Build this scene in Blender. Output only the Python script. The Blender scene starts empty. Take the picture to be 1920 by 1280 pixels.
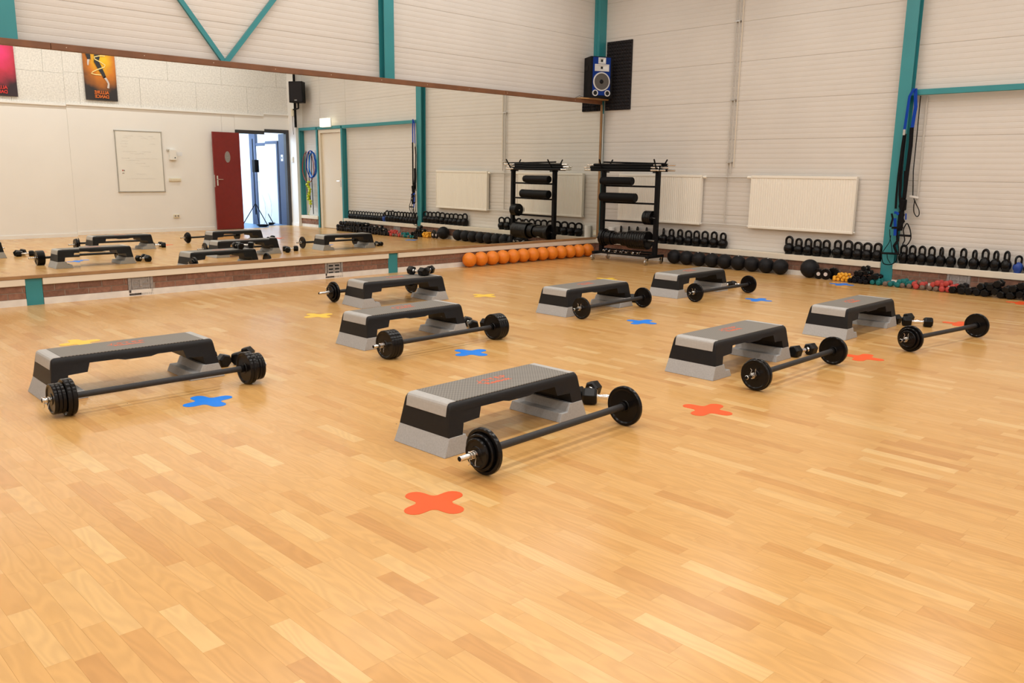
import bpy, bmesh, math, random
from mathutils import Vector, Matrix
random.seed(7)
C = bpy.context.scene.collection
PI = math.pi

# ------------------------------------------------------------------ camera, world, lights, exposure
cam_d = bpy.data.cameras.new('camera'); cam = bpy.data.objects.new('camera', cam_d); C.objects.link(cam)
cam_d.sensor_width = 36.0; cam_d.lens = 29.504; cam_d.clip_start = 0.05; cam_d.clip_end = 200
CR = Vector((0.69901349, 0.71499481, 0.01275029)); CU = Vector((-0.1500933, 0.1292591, 0.98018574)); CF = Vector((-0.69917962, 0.68707679, -0.19766978))
cam.matrix_world = Matrix(((CR.x, CU.x, -CF.x, 8.754), (CR.y, CU.y, -CF.y, -10.329), (CR.z, CU.z, -CF.z, 1.288), (0, 0, 0, 1)))
bpy.context.scene.camera = cam
w = bpy.data.worlds.new('world'); bpy.context.scene.world = w; w.use_nodes = True
w.node_tree.nodes['Background'].inputs[0].default_value = (0.9, 0.93, 1.0, 1)
w.node_tree.nodes['Background'].inputs[1].default_value = 0.25
vs = bpy.context.scene.view_settings
vs.view_transform = 'Standard'; vs.look = 'None'; vs.gamma = 1.0; vs.use_curve_mapping = False; vs.exposure = 0.0

def area(name, loc, sx, sy, power, col, rot=(0, 0, 0)):
    l = bpy.data.lights.new(name, 'AREA'); l.shape = 'RECTANGLE'; l.size = sx; l.size_y = sy; l.energy = power; l.color = col
    o = bpy.data.objects.new(name, l); C.objects.link(o); o.location = loc; o.rotation_euler = rot
    return o
WARM = (1.0, 0.965, 0.915)
for lx, p in ((0.95, 122), (3.5, 158), (6.1, 178), (8.7, 162)):       # four rows of ceiling tubes running along y
    area('ceiling_tube_light', (lx, -6.7, 4.42), 0.14, 12.0, p, WARM)
area('ceiling_tube_light', (11.0, -10.5, 4.42), 0.14, 5.0, 90, WARM)
area('corridor_daylight', (11.3, -1.7, 2.62), 1.6, 2.4, 190, (0.72, 0.86, 1.0))

# ------------------------------------------------------------------ materials
def new_mat(name):
    m = bpy.data.materials.new(name); m.use_nodes = True
    return m, m.node_tree, m.node_tree.nodes['Principled BSDF']
def nd(nt, typ, **kw):
    n = nt.nodes.new(typ)
    for k, v in kw.items():
        if k in n.inputs: n.inputs[k].default_value = v
        else: setattr(n, k, v)
    return n
def c4(c): return (c[0], c[1], c[2], 1)
def mat(name, col, rough=0.5, metal=0.0, noise=0.0, scale=20.0, bump=0.0, bscale=None, col2=None, spec=None, objvar=0.0, coat=0.0):
    m, nt, b = new_mat(name)
    b.inputs['Roughness'].default_value = rough; b.inputs['Metallic'].default_value = metal
    if spec is not None: b.inputs['Specular IOR Level'].default_value = spec
    if coat: b.inputs['Coat Weight'].default_value = coat; b.inputs['Coat Roughness'].default_value = 0.15
    tc = nd(nt, 'ShaderNodeTexCoord'); out = None
    nz = nd(nt, 'ShaderNodeTexNoise', Scale=scale, Detail=4.0); nt.links.new(tc.outputs['Object'], nz.inputs['Vector'])
    rp = nd(nt, 'ShaderNodeMix', data_type='RGBA')
    c2 = col2 if col2 else tuple(x * (1 - noise) for x in col)
    rp.inputs[6].default_value = c4(col); rp.inputs[7].default_value = c4(c2)
    mr = nd(nt, 'ShaderNodeMapRange'); mr.inputs[1].default_value = 0.35; mr.inputs[2].default_value = 0.68
    nt.links.new(nz.outputs['Fac'], mr.inputs[0]); nt.links.new(mr.outputs[0], rp.inputs[0])
    src = rp.outputs[2]
    if objvar:
        oi = nd(nt, 'ShaderNodeObjectInfo'); hs = nd(nt, 'ShaderNodeHueSaturation')
        m2 = nd(nt, 'ShaderNodeMapRange'); m2.inputs[3].default_value = 1 - objvar; m2.inputs[4].default_value = 1 + objvar
        nt.links.new(oi.outputs['Random'], m2.inputs[0]); nt.links.new(m2.outputs[0], hs.inputs['Value']); nt.links.new(src, hs.inputs['Color']); src = hs.outputs[0]
    nt.links.new(src, b.inputs['Base Color'])
    if bump:
        n2 = nd(nt, 'ShaderNodeTexNoise', Scale=bscale or scale * 6, Detail=3.0); nt.links.new(tc.outputs['Object'], n2.inputs['Vector'])
        bp = nd(nt, 'ShaderNodeBump', Strength=bump, Distance=0.004); nt.links.new(n2.outputs['Fac'], bp.inputs['Height']); nt.links.new(bp.outputs[0], b.inputs['Normal'])
    return m

def wood_floor():
    m, nt, b = new_mat('parquet_wood')
    geo = nd(nt, 'ShaderNodeNewGeometry'); oi = nd(nt, 'ShaderNodeObjectInfo')
    ad = nd(nt, 'ShaderNodeMath', operation='ADD'); nt.links.new(geo.outputs['Random Per Island'], ad.inputs[0]); nt.links.new(oi.outputs['Random'], ad.inputs[1])
    fr = nd(nt, 'ShaderNodeMath', operation='FRACT'); nt.links.new(ad.outputs[0], fr.inputs[0])
    cr = nd(nt, 'ShaderNodeValToRGB'); nt.links.new(fr.outputs[0], cr.inputs[0])
    e = cr.color_ramp.elements
    e[0].position = 0.0; e[0].color = (0.515, 0.262, 0.082, 1); e[1].position = 1.0; e[1].color = (0.665, 0.432, 0.182, 1)
    for p, c in ((0.08, (0.550, 0.290, 0.092)), (0.2, (0.578, 0.320, 0.106)), (0.5, (0.598, 0.338, 0.115)), (0.85, (0.614, 0.355, 0.128))):
        x = e.new(p); x.color = c4(c)
    # grain: stretched noise along x, shifted per strip
    of = nd(nt, 'ShaderNodeMath', operation='MULTIPLY'); nt.links.new(fr.outputs[0], of.inputs[0]); of.inputs[1].default_value = 57.0
    cmb = nd(nt, 'ShaderNodeCombineXYZ'); nt.links.new(of.outputs[0], cmb.inputs[0]); nt.links.new(of.outputs[0], cmb.inputs[2]); nt.links.new(of.outputs[0], cmb.inputs[1])
    va = nd(nt, 'ShaderNodeVectorMath', operation='MULTIPLY'); nt.links.new(geo.outputs['Position'], va.inputs[0]); va.inputs[1].default_value = (2.6, 15.0, 1.0)
    vb = nd(nt, 'ShaderNodeVectorMath', operation='ADD'); nt.links.new(va.outputs[0], vb.inputs[0]); nt.links.new(cmb.outputs[0], vb.inputs[1])
    n1 = nd(nt, 'ShaderNodeTexNoise', Scale=0.62, Detail=2.0, Roughness=0.4); nt.links.new(vb.outputs[0], n1.inputs['Vector'])
    rg = nd(nt, 'ShaderNodeMath', operation='MULTIPLY'); nt.links.new(n1.outputs['Fac'], rg.inputs[0]); rg.inputs[1].default_value = 75.0
    sn = nd(nt, 'ShaderNodeMath', operation='SINE'); nt.links.new(rg.outputs[0], sn.inputs[0])
    n2 = nd(nt, 'ShaderNodeTexNoise', Scale=4.0, Detail=5.0, Roughness=0.6); nt.links.new(vb.outputs[0], n2.inputs['Vector'])
    s1 = nd(nt, 'ShaderNodeMath', operation='MULTIPLY_ADD'); nt.links.new(sn.outputs[0], s1.inputs[0]); s1.inputs[1].default_value = 0.042; s1.inputs[2].default_value = 0.95
    s2 = nd(nt, 'ShaderNodeMath', operation='MULTIPLY_ADD'); nt.links.new(n2.outputs['Fac'], s2.inputs[0]); s2.inputs[1].default_value = 0.10; nt.links.new(s1.outputs[0], s2.inputs[2])
    hs = nd(nt, 'ShaderNodeHueSaturation'); nt.links.new(cr.outputs[0], hs.inputs['Color']); nt.links.new(s2.outputs[0], hs.inputs['Value'])
    # scattered small scuffs
    n3 = nd(nt, 'ShaderNodeTexVoronoi', Scale=1.9); nt.links.new(geo.outputs['Position'], n3.inputs['Vector'])
    lt = nd(nt, 'ShaderNodeMath', operation='LESS_THAN'); nt.links.new(n3.outputs['Distance'], lt.inputs[0]); lt.inputs[1].default_value = 0.009
    mx = nd(nt, 'ShaderNodeMix', data_type='RGBA'); nt.links.new(lt.outputs[0], mx.inputs[0]); nt.links.new(hs.outputs[0], mx.inputs[6]); mx.inputs[7].default_value = (0.12, 0.07, 0.04, 1)
    nt.links.new(mx.outputs[2], b.inputs['Base Color'])
    n4 = nd(nt, 'ShaderNodeTexNoise', Scale=1.1, Detail=3.0); nt.links.new(geo.outputs['Position'], n4.inputs['Vector'])
    m4 = nd(nt, 'ShaderNodeMapRange'); m4.inputs[3].default_value = 0.17; m4.inputs[4].default_value = 0.30; nt.links.new(n4.outputs['Fac'], m4.inputs[0]); nt.links.new(m4.outputs[0], b.inputs['Roughness'])
    b.inputs['Specular IOR Level'].default_value = 0.36
    return m

def knurl():
    m, nt, b = new_mat('knurled_grey_rubber')
    tc = nd(nt, 'ShaderNodeTexCoord')
    sep = nd(nt, 'ShaderNodeSeparateXYZ'); nt.links.new(tc.outputs['Object'], sep.inputs[0])
    def stripe(op):
        a = nd(nt, 'ShaderNodeMath', operation=op); nt.links.new(sep.outputs[0], a.inputs[0]); nt.links.new(sep.outputs[1], a.inputs[1])
        k = nd(nt, 'ShaderNodeMath', operation='MULTIPLY'); nt.links.new(a.outputs[0], k.inputs[0]); k.inputs[1].default_value = 330.0
        s = nd(nt, 'ShaderNodeMath', operation='SINE'); nt.links.new(k.outputs[0], s.inputs[0]); return s
    s1, s2 = stripe('SUBTRACT'), stripe('ADD')
    s3 = nd(nt, 'ShaderNodeMath', operation='MULTIPLY'); nt.links.new(s2.outputs[0], s3.inputs[0]); s3.inputs[1].default_value = 0.45
    mx = nd(nt, 'ShaderNodeMath', operation='ADD'); nt.links.new(s1.outputs[0], mx.inputs[0]); nt.links.new(s3.outputs[0], mx.inputs[1])
    mr = nd(nt, 'ShaderNodeMapRange'); mr.inputs[1].default_value = -1.2; mr.inputs[2].default_value = 1.2; nt.links.new(mx.outputs[0], mr.inputs[0])
    c = nd(nt, 'ShaderNodeMix', data_type='RGBA'); nt.links.new(mr.outputs[0], c.inputs[0]); c.inputs[6].default_value = (0.085, 0.078, 0.068, 1); c.inputs[7].default_value = (0.27, 0.25, 0.22, 1)
    nt.links.new(c.outputs[2], b.inputs['Base Color']); b.inputs['Roughness'].default_value = 0.6
    bp = nd(nt, 'ShaderNodeBump', Strength=0.5, Distance=0.0012); nt.links.new(mr.outputs[0], bp.inputs['Height']); nt.links.new(bp.outputs[0], b.inputs['Normal'])
    return m

def poster_mat(name, hot, mid, dark, cx, cz):
    m, nt, b = new_mat(name)
    tc = nd(nt, 'ShaderNodeTexCoord'); sp = nd(nt, 'ShaderNodeSeparateXYZ'); nt.links.new(tc.outputs['Object'], sp.inputs[0])
    cb = nd(nt, 'ShaderNodeCombineXYZ'); nt.links.new(sp.outputs[1], cb.inputs[0]); nt.links.new(sp.outputs[2], cb.inputs[1])
    ds = nd(nt, 'ShaderNodeVectorMath', operation='SUBTRACT'); nt.links.new(cb.outputs[0], ds.inputs[0]); ds.inputs[1].default_value = (cx, cz, 0)
    sc = nd(nt, 'ShaderNodeVectorMath', operation='MULTIPLY'); nt.links.new(ds.outputs[0], sc.inputs[0]); sc.inputs[1].default_value = (1.0, 0.72, 1)
    ln = nd(nt, 'ShaderNodeVectorMath', operation='LENGTH'); nt.links.new(sc.outputs[0], ln.inputs[0])
    nz = nd(nt, 'ShaderNodeTexNoise', Scale=5.0, Detail=4.0); nt.links.new(tc.outputs['Object'], nz.inputs['Vector'])
    ma = nd(nt, 'ShaderNodeMath', operation='MULTIPLY_ADD'); nt.links.new(nz.outputs['Fac'], ma.inputs[0]); ma.inputs[1].default_value = 0.22; nt.links.new(ln.outputs['Value'], ma.inputs[2])
    cr = nd(nt, 'ShaderNodeValToRGB'); nt.links.new(ma.outputs[0], cr.inputs[0]); e = cr.color_ramp.elements
    e[0].position = 0.16; e[0].color = c4(hot); e[1].position = 0.60; e[1].color = c4(dark)
    x = e.new(0.38); x.color = c4(mid)
    nt.links.new(cr.outputs[0], b.inputs['Base Color']); b.inputs['Roughness'].default_value = 0.55
    return m

def glow(name, col, strength):
    m, nt, b = new_mat(name)
    b.inputs['Base Color'].default_value = c4(col); b.inputs['Emission Color'].default_value = c4(col); b.inputs['Emission Strength'].default_value = strength
    return m

M = {}
M['floor'] = wood_floor()
M['knurl'] = knurl()
M['joint'] = mat('parquet_joint', (0.33, 0.18, 0.07), 0.6)
M['cladding'] = mat('cream_cladding', (0.665, 0.63, 0.585), 0.55, noise=0.05, scale=1.5)
M['backing'] = mat('cladding_backing', (0.50, 0.47, 0.43), 0.8)
M['ceiling'] = mat('ceiling_paint', (0.42, 0.415, 0.40), 0.8, noise=0.05, scale=2)
M['plaster'] = mat('white_wall_paint', (0.845, 0.835, 0.82), 0.6, noise=0.03, scale=1.3)
M['acoustic'] = mat('wood_wool_board', (0.83, 0.815, 0.785), 0.9, noise=0.2, scale=34, bump=0.6, bscale=70)
M['teal'] = mat('teal_paint', (0.030, 0.245, 0.275), 0.42, noise=0.08, scale=3)
M['brick'] = mat('red_brown_brick', (0.275, 0.135, 0.088), 0.85, noise=0.35, scale=28, bump=0.5, objvar=0.22)
M['mortar'] = mat('mortar', (0.37, 0.285, 0.225), 0.9, noise=0.2, scale=40)
M['sill'] = mat('cream_sill', (0.76, 0.68, 0.55), 0.45, noise=0.04, scale=5)
M['skirt'] = mat('white_skirting', (0.80, 0.76, 0.70), 0.55, noise=0.12, scale=9)
M['rail'] = mat('brown_mirror_rail', (0.20, 0.082, 0.033), 0.5, noise=0.25, scale=6, bump=0.1)
M['railtan'] = mat('tan_mirror_ledge', (0.36, 0.20, 0.085), 0.5, noise=0.2, scale=9)
M['mirror'], nt_, b_ = new_mat('mirror_glass')
b_.inputs['Base Color'].default_value = (0.90, 0.915, 0.875, 1); b_.inputs['Metallic'].default_value = 1.0; b_.inputs['Roughness'].default_value = 0.0
M['glassedge'] = mat('glass_edge', (0.25, 0.28, 0.24), 0.3)
M['black_plastic'] = mat('black_plastic', (0.0105, 0.010, 0.011), 0.42, spec=0.24, noise=0.1, scale=60, bump=0.25, bscale=350)
M['grey_plastic'] = mat('speckled_grey_plastic', (0.40, 0.40, 0.40), 0.6, noise=0.13, scale=110, bump=0.1)
M['cap'] = mat('light_grey_end_cap', (0.42, 0.41, 0.395), 0.5, noise=0.08, scale=60)
M['orange_print'] = mat('orange_print', (0.68, 0.115, 0.035), 0.5)
M['rubber'] = mat('black_rubber', (0.004, 0.004, 0.0045), 0.3, spec=0.22, noise=0.2, scale=40)
M['iron'] = mat('black_enamel_iron', (0.005, 0.0045, 0.0048), 0.22, spec=0.22, noise=0.2, scale=30)
M['matt_black'] = mat('matt_black', (0.006, 0.006, 0.007), 0.55, spec=0.13, noise=0.2, scale=30)
M['grip'] = mat('charcoal_foam_grip', (0.030, 0.029, 0.030), 0.55, spec=0.3, noise=0.15, scale=60)
M['chrome'] = mat('chrome', (0.78, 0.77, 0.76), 0.16, metal=1.0)
M['steel'] = mat('steel', (0.55, 0.54, 0.52), 0.35, metal=1.0)
M['red_mark'] = mat('red_orange_vinyl', (0.78, 0.100, 0.020), 0.5, spec=0.2, noise=0.05, scale=8)
M['blue_mark'] = mat('blue_vinyl', (0.003, 0.205, 0.80), 0.5, spec=0.25, noise=0.1, scale=8)
M['yellow_mark'] = mat('yellow_vinyl', (0.88, 0.57, 0.045), 0.42, noise=0.05, scale=8)
M['orange_ball'] = mat('orange_rubber', (0.82, 0.225, 0.010), 0.42, noise=0.1, scale=30, bump=0.4, bscale=150)
M['black_ball'] = mat('charcoal_rubber', (0.010, 0.010, 0.012), 0.5, spec=0.2, noise=0.1, scale=30, bump=0.5, bscale=120)
M['radiator'] = mat('ivory_enamel', (0.82, 0.785, 0.70), 0.4)
M['pipe'] = mat('grey_pipe', (0.55, 0.52, 0.47), 0.45)
M['vent'] = mat('cast_grey_metal', (0.36, 0.335, 0.32), 0.55, metal=0.2, noise=0.3, scale=50, bump=0.3)
M['dark'] = mat('dark_void', (0.01, 0.01, 0.01), 0.9)
M['foam'] = mat('black_acoustic_foam', (0.012, 0.010, 0.012), 0.95)
M['spkblue'] = mat('blue_speaker_front', (0.002, 0.028, 0.21), 0.5, spec=0.15)
M['silver'] = mat('silver_plastic', (0.62, 0.62, 0.62), 0.35, metal=0.3)
M['cone'] = mat('grey_speaker_cone', (0.075, 0.066, 0.058), 0.5)
M['yellow_db'] = mat('yellow_vinyl_dumbbell', (0.80, 0.38, 0.02), 0.45)
M['teal_db'] = mat('teal_vinyl_dumbbell', (0.010, 0.145, 0.145), 0.5, spec=0.25)
M['red_db'] = mat('coral_vinyl_dumbbell', (0.46, 0.062, 0.052), 0.5, spec=0.25)
M['brown_db'] = mat('brown_grey_vinyl_dumbbell', (0.16, 0.105, 0.075), 0.55)
M['blue_strap'] = mat('blue_webbing', (0.004, 0.045, 0.34), 0.7, spec=0.15)
M['strap'] = mat('black_webbing', (0.006, 0.006, 0.007), 0.75, spec=0.12)
M['blue_bell'] = mat('blue_vinyl_kettlebell', (0.01, 0.05, 0.28), 0.5)
M['white'] = mat('white_plastic', (0.80, 0.79, 0.76), 0.4)
M['ivory'] = mat('ivory_plastic', (0.76, 0.70, 0.54), 0.4)
M['board'] = mat('whiteboard_enamel', (0.84, 0.83, 0.79), 0.22, noise=0.03, scale=3)
M['alu'] = mat('aluminium_frame', (0.50, 0.49, 0.46), 0.35, metal=0.6)
M['scribble'] = mat('faint_marker_ink', (0.60, 0.58, 0.56), 0.6)
M['red_door'] = mat('dark_red_door_paint', (0.215, 0.014, 0.012), 0.45, noise=0.1, scale=12)
M['slate'] = mat('slate_blue_paint', (0.055, 0.072, 0.13), 0.5)
M['frame_dark'] = mat('charcoal_frame', (0.035, 0.033, 0.036), 0.5)
M['white_door'] = mat('white_door_paint', (0.78, 0.80, 0.84), 0.4)
M['cream_door'] = mat('cream_door_paint', (0.74, 0.66, 0.53), 0.45)
M['blue_floor'] = mat('blue_grey_lino', (0.10, 0.20, 0.36), 0.35, noise=0.15, scale=4)
M['corridor'] = mat('corridor_wall_paint', (0.82, 0.84, 0.88), 0.6)
M['exit'] = glow('lit_exit_box', (1.0, 0.93, 0.78), 1.1)
M['poster1'] = poster_mat('orange_poster_print', (0.90, 0.55, 0.01), (0.62, 0.19, 0.012), (0.022, 0.018, 0.02), 0.02, 0.20)
M['poster2'] = poster_mat('pink_poster_print', (0.85, 0.04, 0.20), (0.55, 0.03, 0.07), (0.028, 0.014, 0.022), 0.05, 0.24)
M['glowline'] = mat('pale_yellow_print', (0.92, 0.74, 0.30), 0.5)
M['print_black'] = mat('black_print', (0.02, 0.022, 0.028), 0.5)
M['print_pale'] = mat('pale_print', (0.62, 0.55, 0.52), 0.5)
M['print_orange'] = mat('poster_orange_letters', (0.78, 0.18, 0.02), 0.5)
M['print_red'] = mat('poster_red_letters', (0.72, 0.035, 0.03), 0.5)
M['paper'] = mat('paper_roll_white', (0.82, 0.81, 0.78), 0.9)
M['pinkred'] = mat('red_rubber_tube', (0.45, 0.05, 0.04), 0.5)
M['lime'] = mat('lime_rubber', (0.50, 0.58, 0.02), 0.5)
M['shelfwood'] = mat('pine_shelf', (0.50, 0.27, 0.10), 0.5, noise=0.15, scale=10)

# ------------------------------------------------------------------ mesh helpers
class MB:
    def __init__(s): s.v = []; s.f = []; s.mi = []
    def add(s, vs, fs, mi=0):
        o = len(s.v); s.v += [tuple(v) for v in vs]; s.f += [tuple(i + o for i in f) for f in fs]; s.mi += [mi] * len(fs); return s
    def box(s, x0, y0, z0, x1, y1, z1, mi=0):
        return s.add([(x0, y0, z0), (x1, y0, z0), (x1, y1, z0), (x0, y1, z0), (x0, y0, z1), (x1, y0, z1), (x1, y1, z1), (x0, y1, z1)],
                     [(3, 2, 1, 0), (4, 5, 6, 7), (0, 1, 5, 4), (1, 2, 6, 5), (2, 3, 7, 6), (3, 0, 4, 7)], mi)
    def obox(s, c, ax, ay, az, hx, hy, hz, mi=0):
        c = Vector(c); ax, ay, az = Vector(ax).normalized(), Vector(ay).normalized(), Vector(az).normalized()
        P = [c + ax * (sx * hx) + ay * (sy * hy) + az * (sz * hz) for sz in (-1, 1) for sx, sy in ((-1, -1), (1, -1), (1, 1), (-1, 1))]
        return s.add(P, [(3, 2, 1, 0), (4, 5, 6, 7), (0, 1, 5, 4), (1, 2, 6, 5), (2, 3, 7, 6), (3, 0, 4, 7)], mi)
    def frustum(s, b, t, z0, z1, mi=0):     # b, t = (x0,y0,x1,y1)
        return s.add([(b[0], b[1], z0), (b[2], b[1], z0), (b[2], b[3], z0), (b[0], b[3], z0), (t[0], t[1], z1), (t[2], t[1], z1), (t[2], t[3], z1), (t[0], t[3], z1)],
                     [(3, 2, 1, 0), (4, 5, 6, 7), (0, 1, 5, 4), (1, 2, 6, 5), (2, 3, 7, 6), (3, 0, 4, 7)], mi)
    def lathe(s, prof, o=(0, 0, 0), ax=(0, 0, 1), n=16, mi=0, ph=0.0):   # prof: (r, h) along the axis
        ax = Vector(ax).normalized(); u = ax.orthogonal().normalized(); v = ax.cross(u); o = Vector(o); vs = []; fs = []; rings = []
        for r, h in prof:
            if r < 1e-6: rings.append([len(vs)]); vs.append(o + ax * h)
            else:
                rings.append(list(range(len(vs), len(vs) + n)))
                for k in range(n):
                    a = 2 * PI * k / n + ph; vs.append(o + ax * h + u * (r * math.cos(a)) + v * (r * math.sin(a)))
        for A, B in zip(rings, rings[1:]):
            if len(A) == 1 and len(B) == 1: continue
            for k in range(n):
                k2 = (k + 1) % n
                if len(A) == 1: fs.append((A[0], B[k2], B[k]))
                elif len(B) == 1: fs.append((A[k], A[k2], B[0]))
                else: fs.append((A[k], A[k2], B[k2], B[k]))
        if len(rings[0]) > 1: fs.append(tuple(reversed(rings[0])))
        if len(rings[-1]) > 1: fs.append(tuple(rings[-1]))
        return s.add(vs, fs, mi)
    def cyl(s, a, b, r, n=12, mi=0, r2=None):
        a, b = Vector(a), Vector(b); L = (b - a).length
        return s.lathe([(r, 0), (r2 if r2 is not None else r, L)], a, b - a, n, mi)
    def ball(s, c, r, n=20, m=12, mi=0):
        return s.lathe([(r * math.sin(PI * k / m), -r * math.cos(PI * k / m)) for k in range(m + 1)], c, (0, 0, 1), n, mi)
    def tube(s, pts, r, n=8, mi=0, closed=False, flat=None):  # flat = (width half, thick half) for webbing
        P = [Vector(p) for p in pts]; N = len(P); vs = []; fs = []; up = None
        for i in range(N):
            if closed: d = P[(i + 1) % N] - P[i - 1]
            else: d = P[min(i + 1, N - 1)] - P[max(i - 1, 0)]
            d.normalize()
            if up is None: up = d.orthogonal().normalized() if flat is None else (Vector((0, 1, 0)) - d * d.y).normalized()
            up = (up - d * up.dot(d)).normalized(); sd = d.cross(up)
            for k in range(n):
                a = 2 * PI * k / n
                if flat: vs.append(P[i] + sd * (flat[0] * math.cos(a)) + up * (flat[1] * math.sin(a)))
                else: vs.append(P[i] + sd * (r * math.cos(a)) + up * (r * math.sin(a)))
        for i in range(N if closed else N - 1):
            j = (i + 1) % N
            for k in range(n): fs.append((i * n + k, i * n + (k + 1) % n, j * n + (k + 1) % n, j * n + k))
        if not closed: fs.append(tuple(range(n - 1, -1, -1))); fs.append(tuple(range((N - 1) * n, N * n)))
        return s.add(vs, fs, mi)
    def prism(s, poly, axis, a, b, mi=0):   # poly in the two other axes, order preserved
        def p3(p, t): return (t, p[0], p[1]) if axis == 'x' else (p[0], t, p[1]) if axis == 'y' else (p[0], p[1], t)
        n = len(poly)
        return s.add([p3(p, a) for p in poly] + [p3(p, b) for p in poly], [tuple(range(n - 1, -1, -1)), tuple(range(n, 2 * n))] + [(k, (k + 1) % n, n + (k + 1) % n, n + k) for k in range(n)], mi)
    def build(s, name, m, parent=None, smooth=None, bevel=0.0):
        me = bpy.data.meshes.new(name); me.from_pydata(s.v, [], s.f)
        for x in (m if isinstance(m, (list, tuple)) else [m]): me.materials.append(M[x] if isinstance(x, str) else x)
        me.polygons.foreach_set('material_index', s.mi)
        bm = bmesh.new(); bm.from_mesh(me); bmesh.ops.recalc_face_normals(bm, faces=bm.faces); bm.to_mesh(me); bm.free()
        if smooth: me.polygons.foreach_set('use_smooth', [True] * len(me.polygons)); me.set_sharp_from_angle(angle=math.radians(smooth))
        o = bpy.data.objects.new(name, me); C.objects.link(o)
        if parent is not None: o.parent = parent
        if bevel:
            bv = o.modifiers.new('bevel', 'BEVEL'); bv.width = bevel; bv.segments = 2; bv.limit_method = 'ANGLE'
        return o

def tag(o, label=None, cat=None, group=None, kind=None):
    if label: o['label'] = label
    if cat: o['category'] = cat
    if group: o['group'] = group
    if kind: o['kind'] = kind
    return o
def thing(name, label, cat, loc=(0, 0, 0), rz=0.0, group=None):
    o = bpy.data.objects.new(name, None); o.empty_display_size = 0.05; C.objects.link(o); o.location = loc; o.rotation_euler = (0, 0, rz)
    return tag(o, label, cat, group)
def struct(name):
    o = bpy.data.objects.new(name, None); o.empty_display_size = 0.05; C.objects.link(o); o['kind'] = 'structure'; return o
def dup(root, loc, rot=(0, 0, 0), label=None, group=None, scale=None):
    r = root.copy(); C.objects.link(r); r.location = loc; r.rotation_euler = rot
    if scale: r.scale = (scale,) * 3
    if label: r['label'] = label
    if group: r['group'] = group
    for ch in list(root.children):
        c = ch.copy(); C.objects.link(c); c.parent = r
        for g in ch.children:
            d = g.copy(); C.objects.link(d); d.parent = c
    return r
ORD = ['first', 'second', 'third', 'fourth', 'fifth', 'sixth', 'seventh', 'eighth', 'ninth', 'tenth', 'eleventh', 'twelfth', 'thirteenth', 'fourteenth', 'fifteenth', 'sixteenth', 'seventeenth', 'eighteenth', 'nineteenth', 'twentieth', 'twenty-first', 'twenty-second', 'twenty-third', 'twenty-fourth']
def text_mesh(name, body, size, m, parent, mtx, bold=0.0, extrude=0.0006, space=1.0):
    cu = bpy.data.curves.new(name, 'FONT'); cu.body = body; cu.size = size; cu.offset = bold; cu.extrude = extrude; cu.align_x = 'CENTER'; cu.align_y = 'CENTER'; cu.resolution_u = 3; cu.space_character = space
    t = bpy.data.objects.new(name, cu); C.objects.link(t)
    dg = bpy.context.evaluated_depsgraph_get(); me = bpy.data.meshes.new_from_object(t.evaluated_get(dg)); bpy.data.objects.remove(t)
    me.transform(mtx); me.materials.clear(); me.materials.append(M[m]); me.name = name
    o = bpy.data.objects.new(name, me); C.objects.link(o); o.parent = parent; return o

# ------------------------------------------------------------------ room measures (metres)
XW = 9.85          # white wall with the whiteboard
YD = 0.13          # face of brick plinth and column flanges on the back wall
YW = 0.25          # cladding of the back wall
XC = -0.12         # cladding of the mirror wall
ZC = 4.55          # ceiling
YE = -13.5         # wall behind the camera
XN = 12.6          # the hall widens beyond the white wall, beside the camera
YN = -8.0

# floor -----------------------------------------------------------
floor = struct('floor')
mb = MB(); mb.box(-0.4, YE, -0.06, XN + .2, YW + 0.1, -0.003); mb.build('underlay', 'joint', floor)
rest = MB(); near = []
rows = int((YW + 0.15 - YE) / 0.066)
G = 0.00018
for r in range(rows):
    y0 = YE + r * 0.066
    yy = y0 + 0.033
    x = -0.15 - random.random() * 0.3
    xe = XN if yy < YN else XW + 0.1
    while x < xe:
        l = random.choice((0.24, 0.3, 0.34, 0.36, 0.42, 0.5)); x1 = min(x + l, xe)
        cx = (x + x1) / 2
        d = (cx - 8.754) * CF.x + (yy + 10.329) * CF.y + 1.288 * 0.1977
        vis = False
        if d > 0.3:
            u = ((cx - 8.754) * CR.x + (yy + 10.329) * CR.y) / d; v = ((cx - 8.754) * CU.x + (yy + 10.329) * CU.y - 1.288 * CU.z) / d
            vis = abs(u) < 0.64 and abs(v) < 0.43
        if vis: near.append((d, x, y0, x1))
        else:
            rest.add([(x + G, y0 + G, 0), (x1 - G, y0 + G, 0), (x1 - G, y0 + .066 - G, 0), (x + G, y0 + .066 - G, 0),
                      (x, y0, -.003), (x1, y0, -.003), (x1, y0 + .066, -.003), (x, y0 + .066, -.003)], [(0, 1, 2, 3), (4, 5, 1, 0), (5, 6, 2, 1), (6, 7, 3, 2), (7, 4, 0, 3)])
        x = x1
near.sort()
for i, (d, x, y0, x1) in enumerate(near):
    mbx = MB() if i < 300 else rest
    vsq = [(x + G, y0 + G, 0), (x1 - G, y0 + G, 0), (x1 - G, y0 + .066 - G, 0), (x + G, y0 + .066 - G, 0), (x, y0, -.003), (x1, y0, -.003), (x1, y0 + .066, -.003), (x, y0 + .066, -.003)]
    mbx.add(vsq, [(0, 1, 2, 3), (4, 5, 1, 0), (5, 6, 2, 1), (6, 7, 3, 2), (7, 4, 0, 3)])
    if i < 300: mbx.build('parquet_strip', 'floor', floor)
o = rest.build('parquet_strips', 'floor', floor); o['kind'] = 'stuff'

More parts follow.
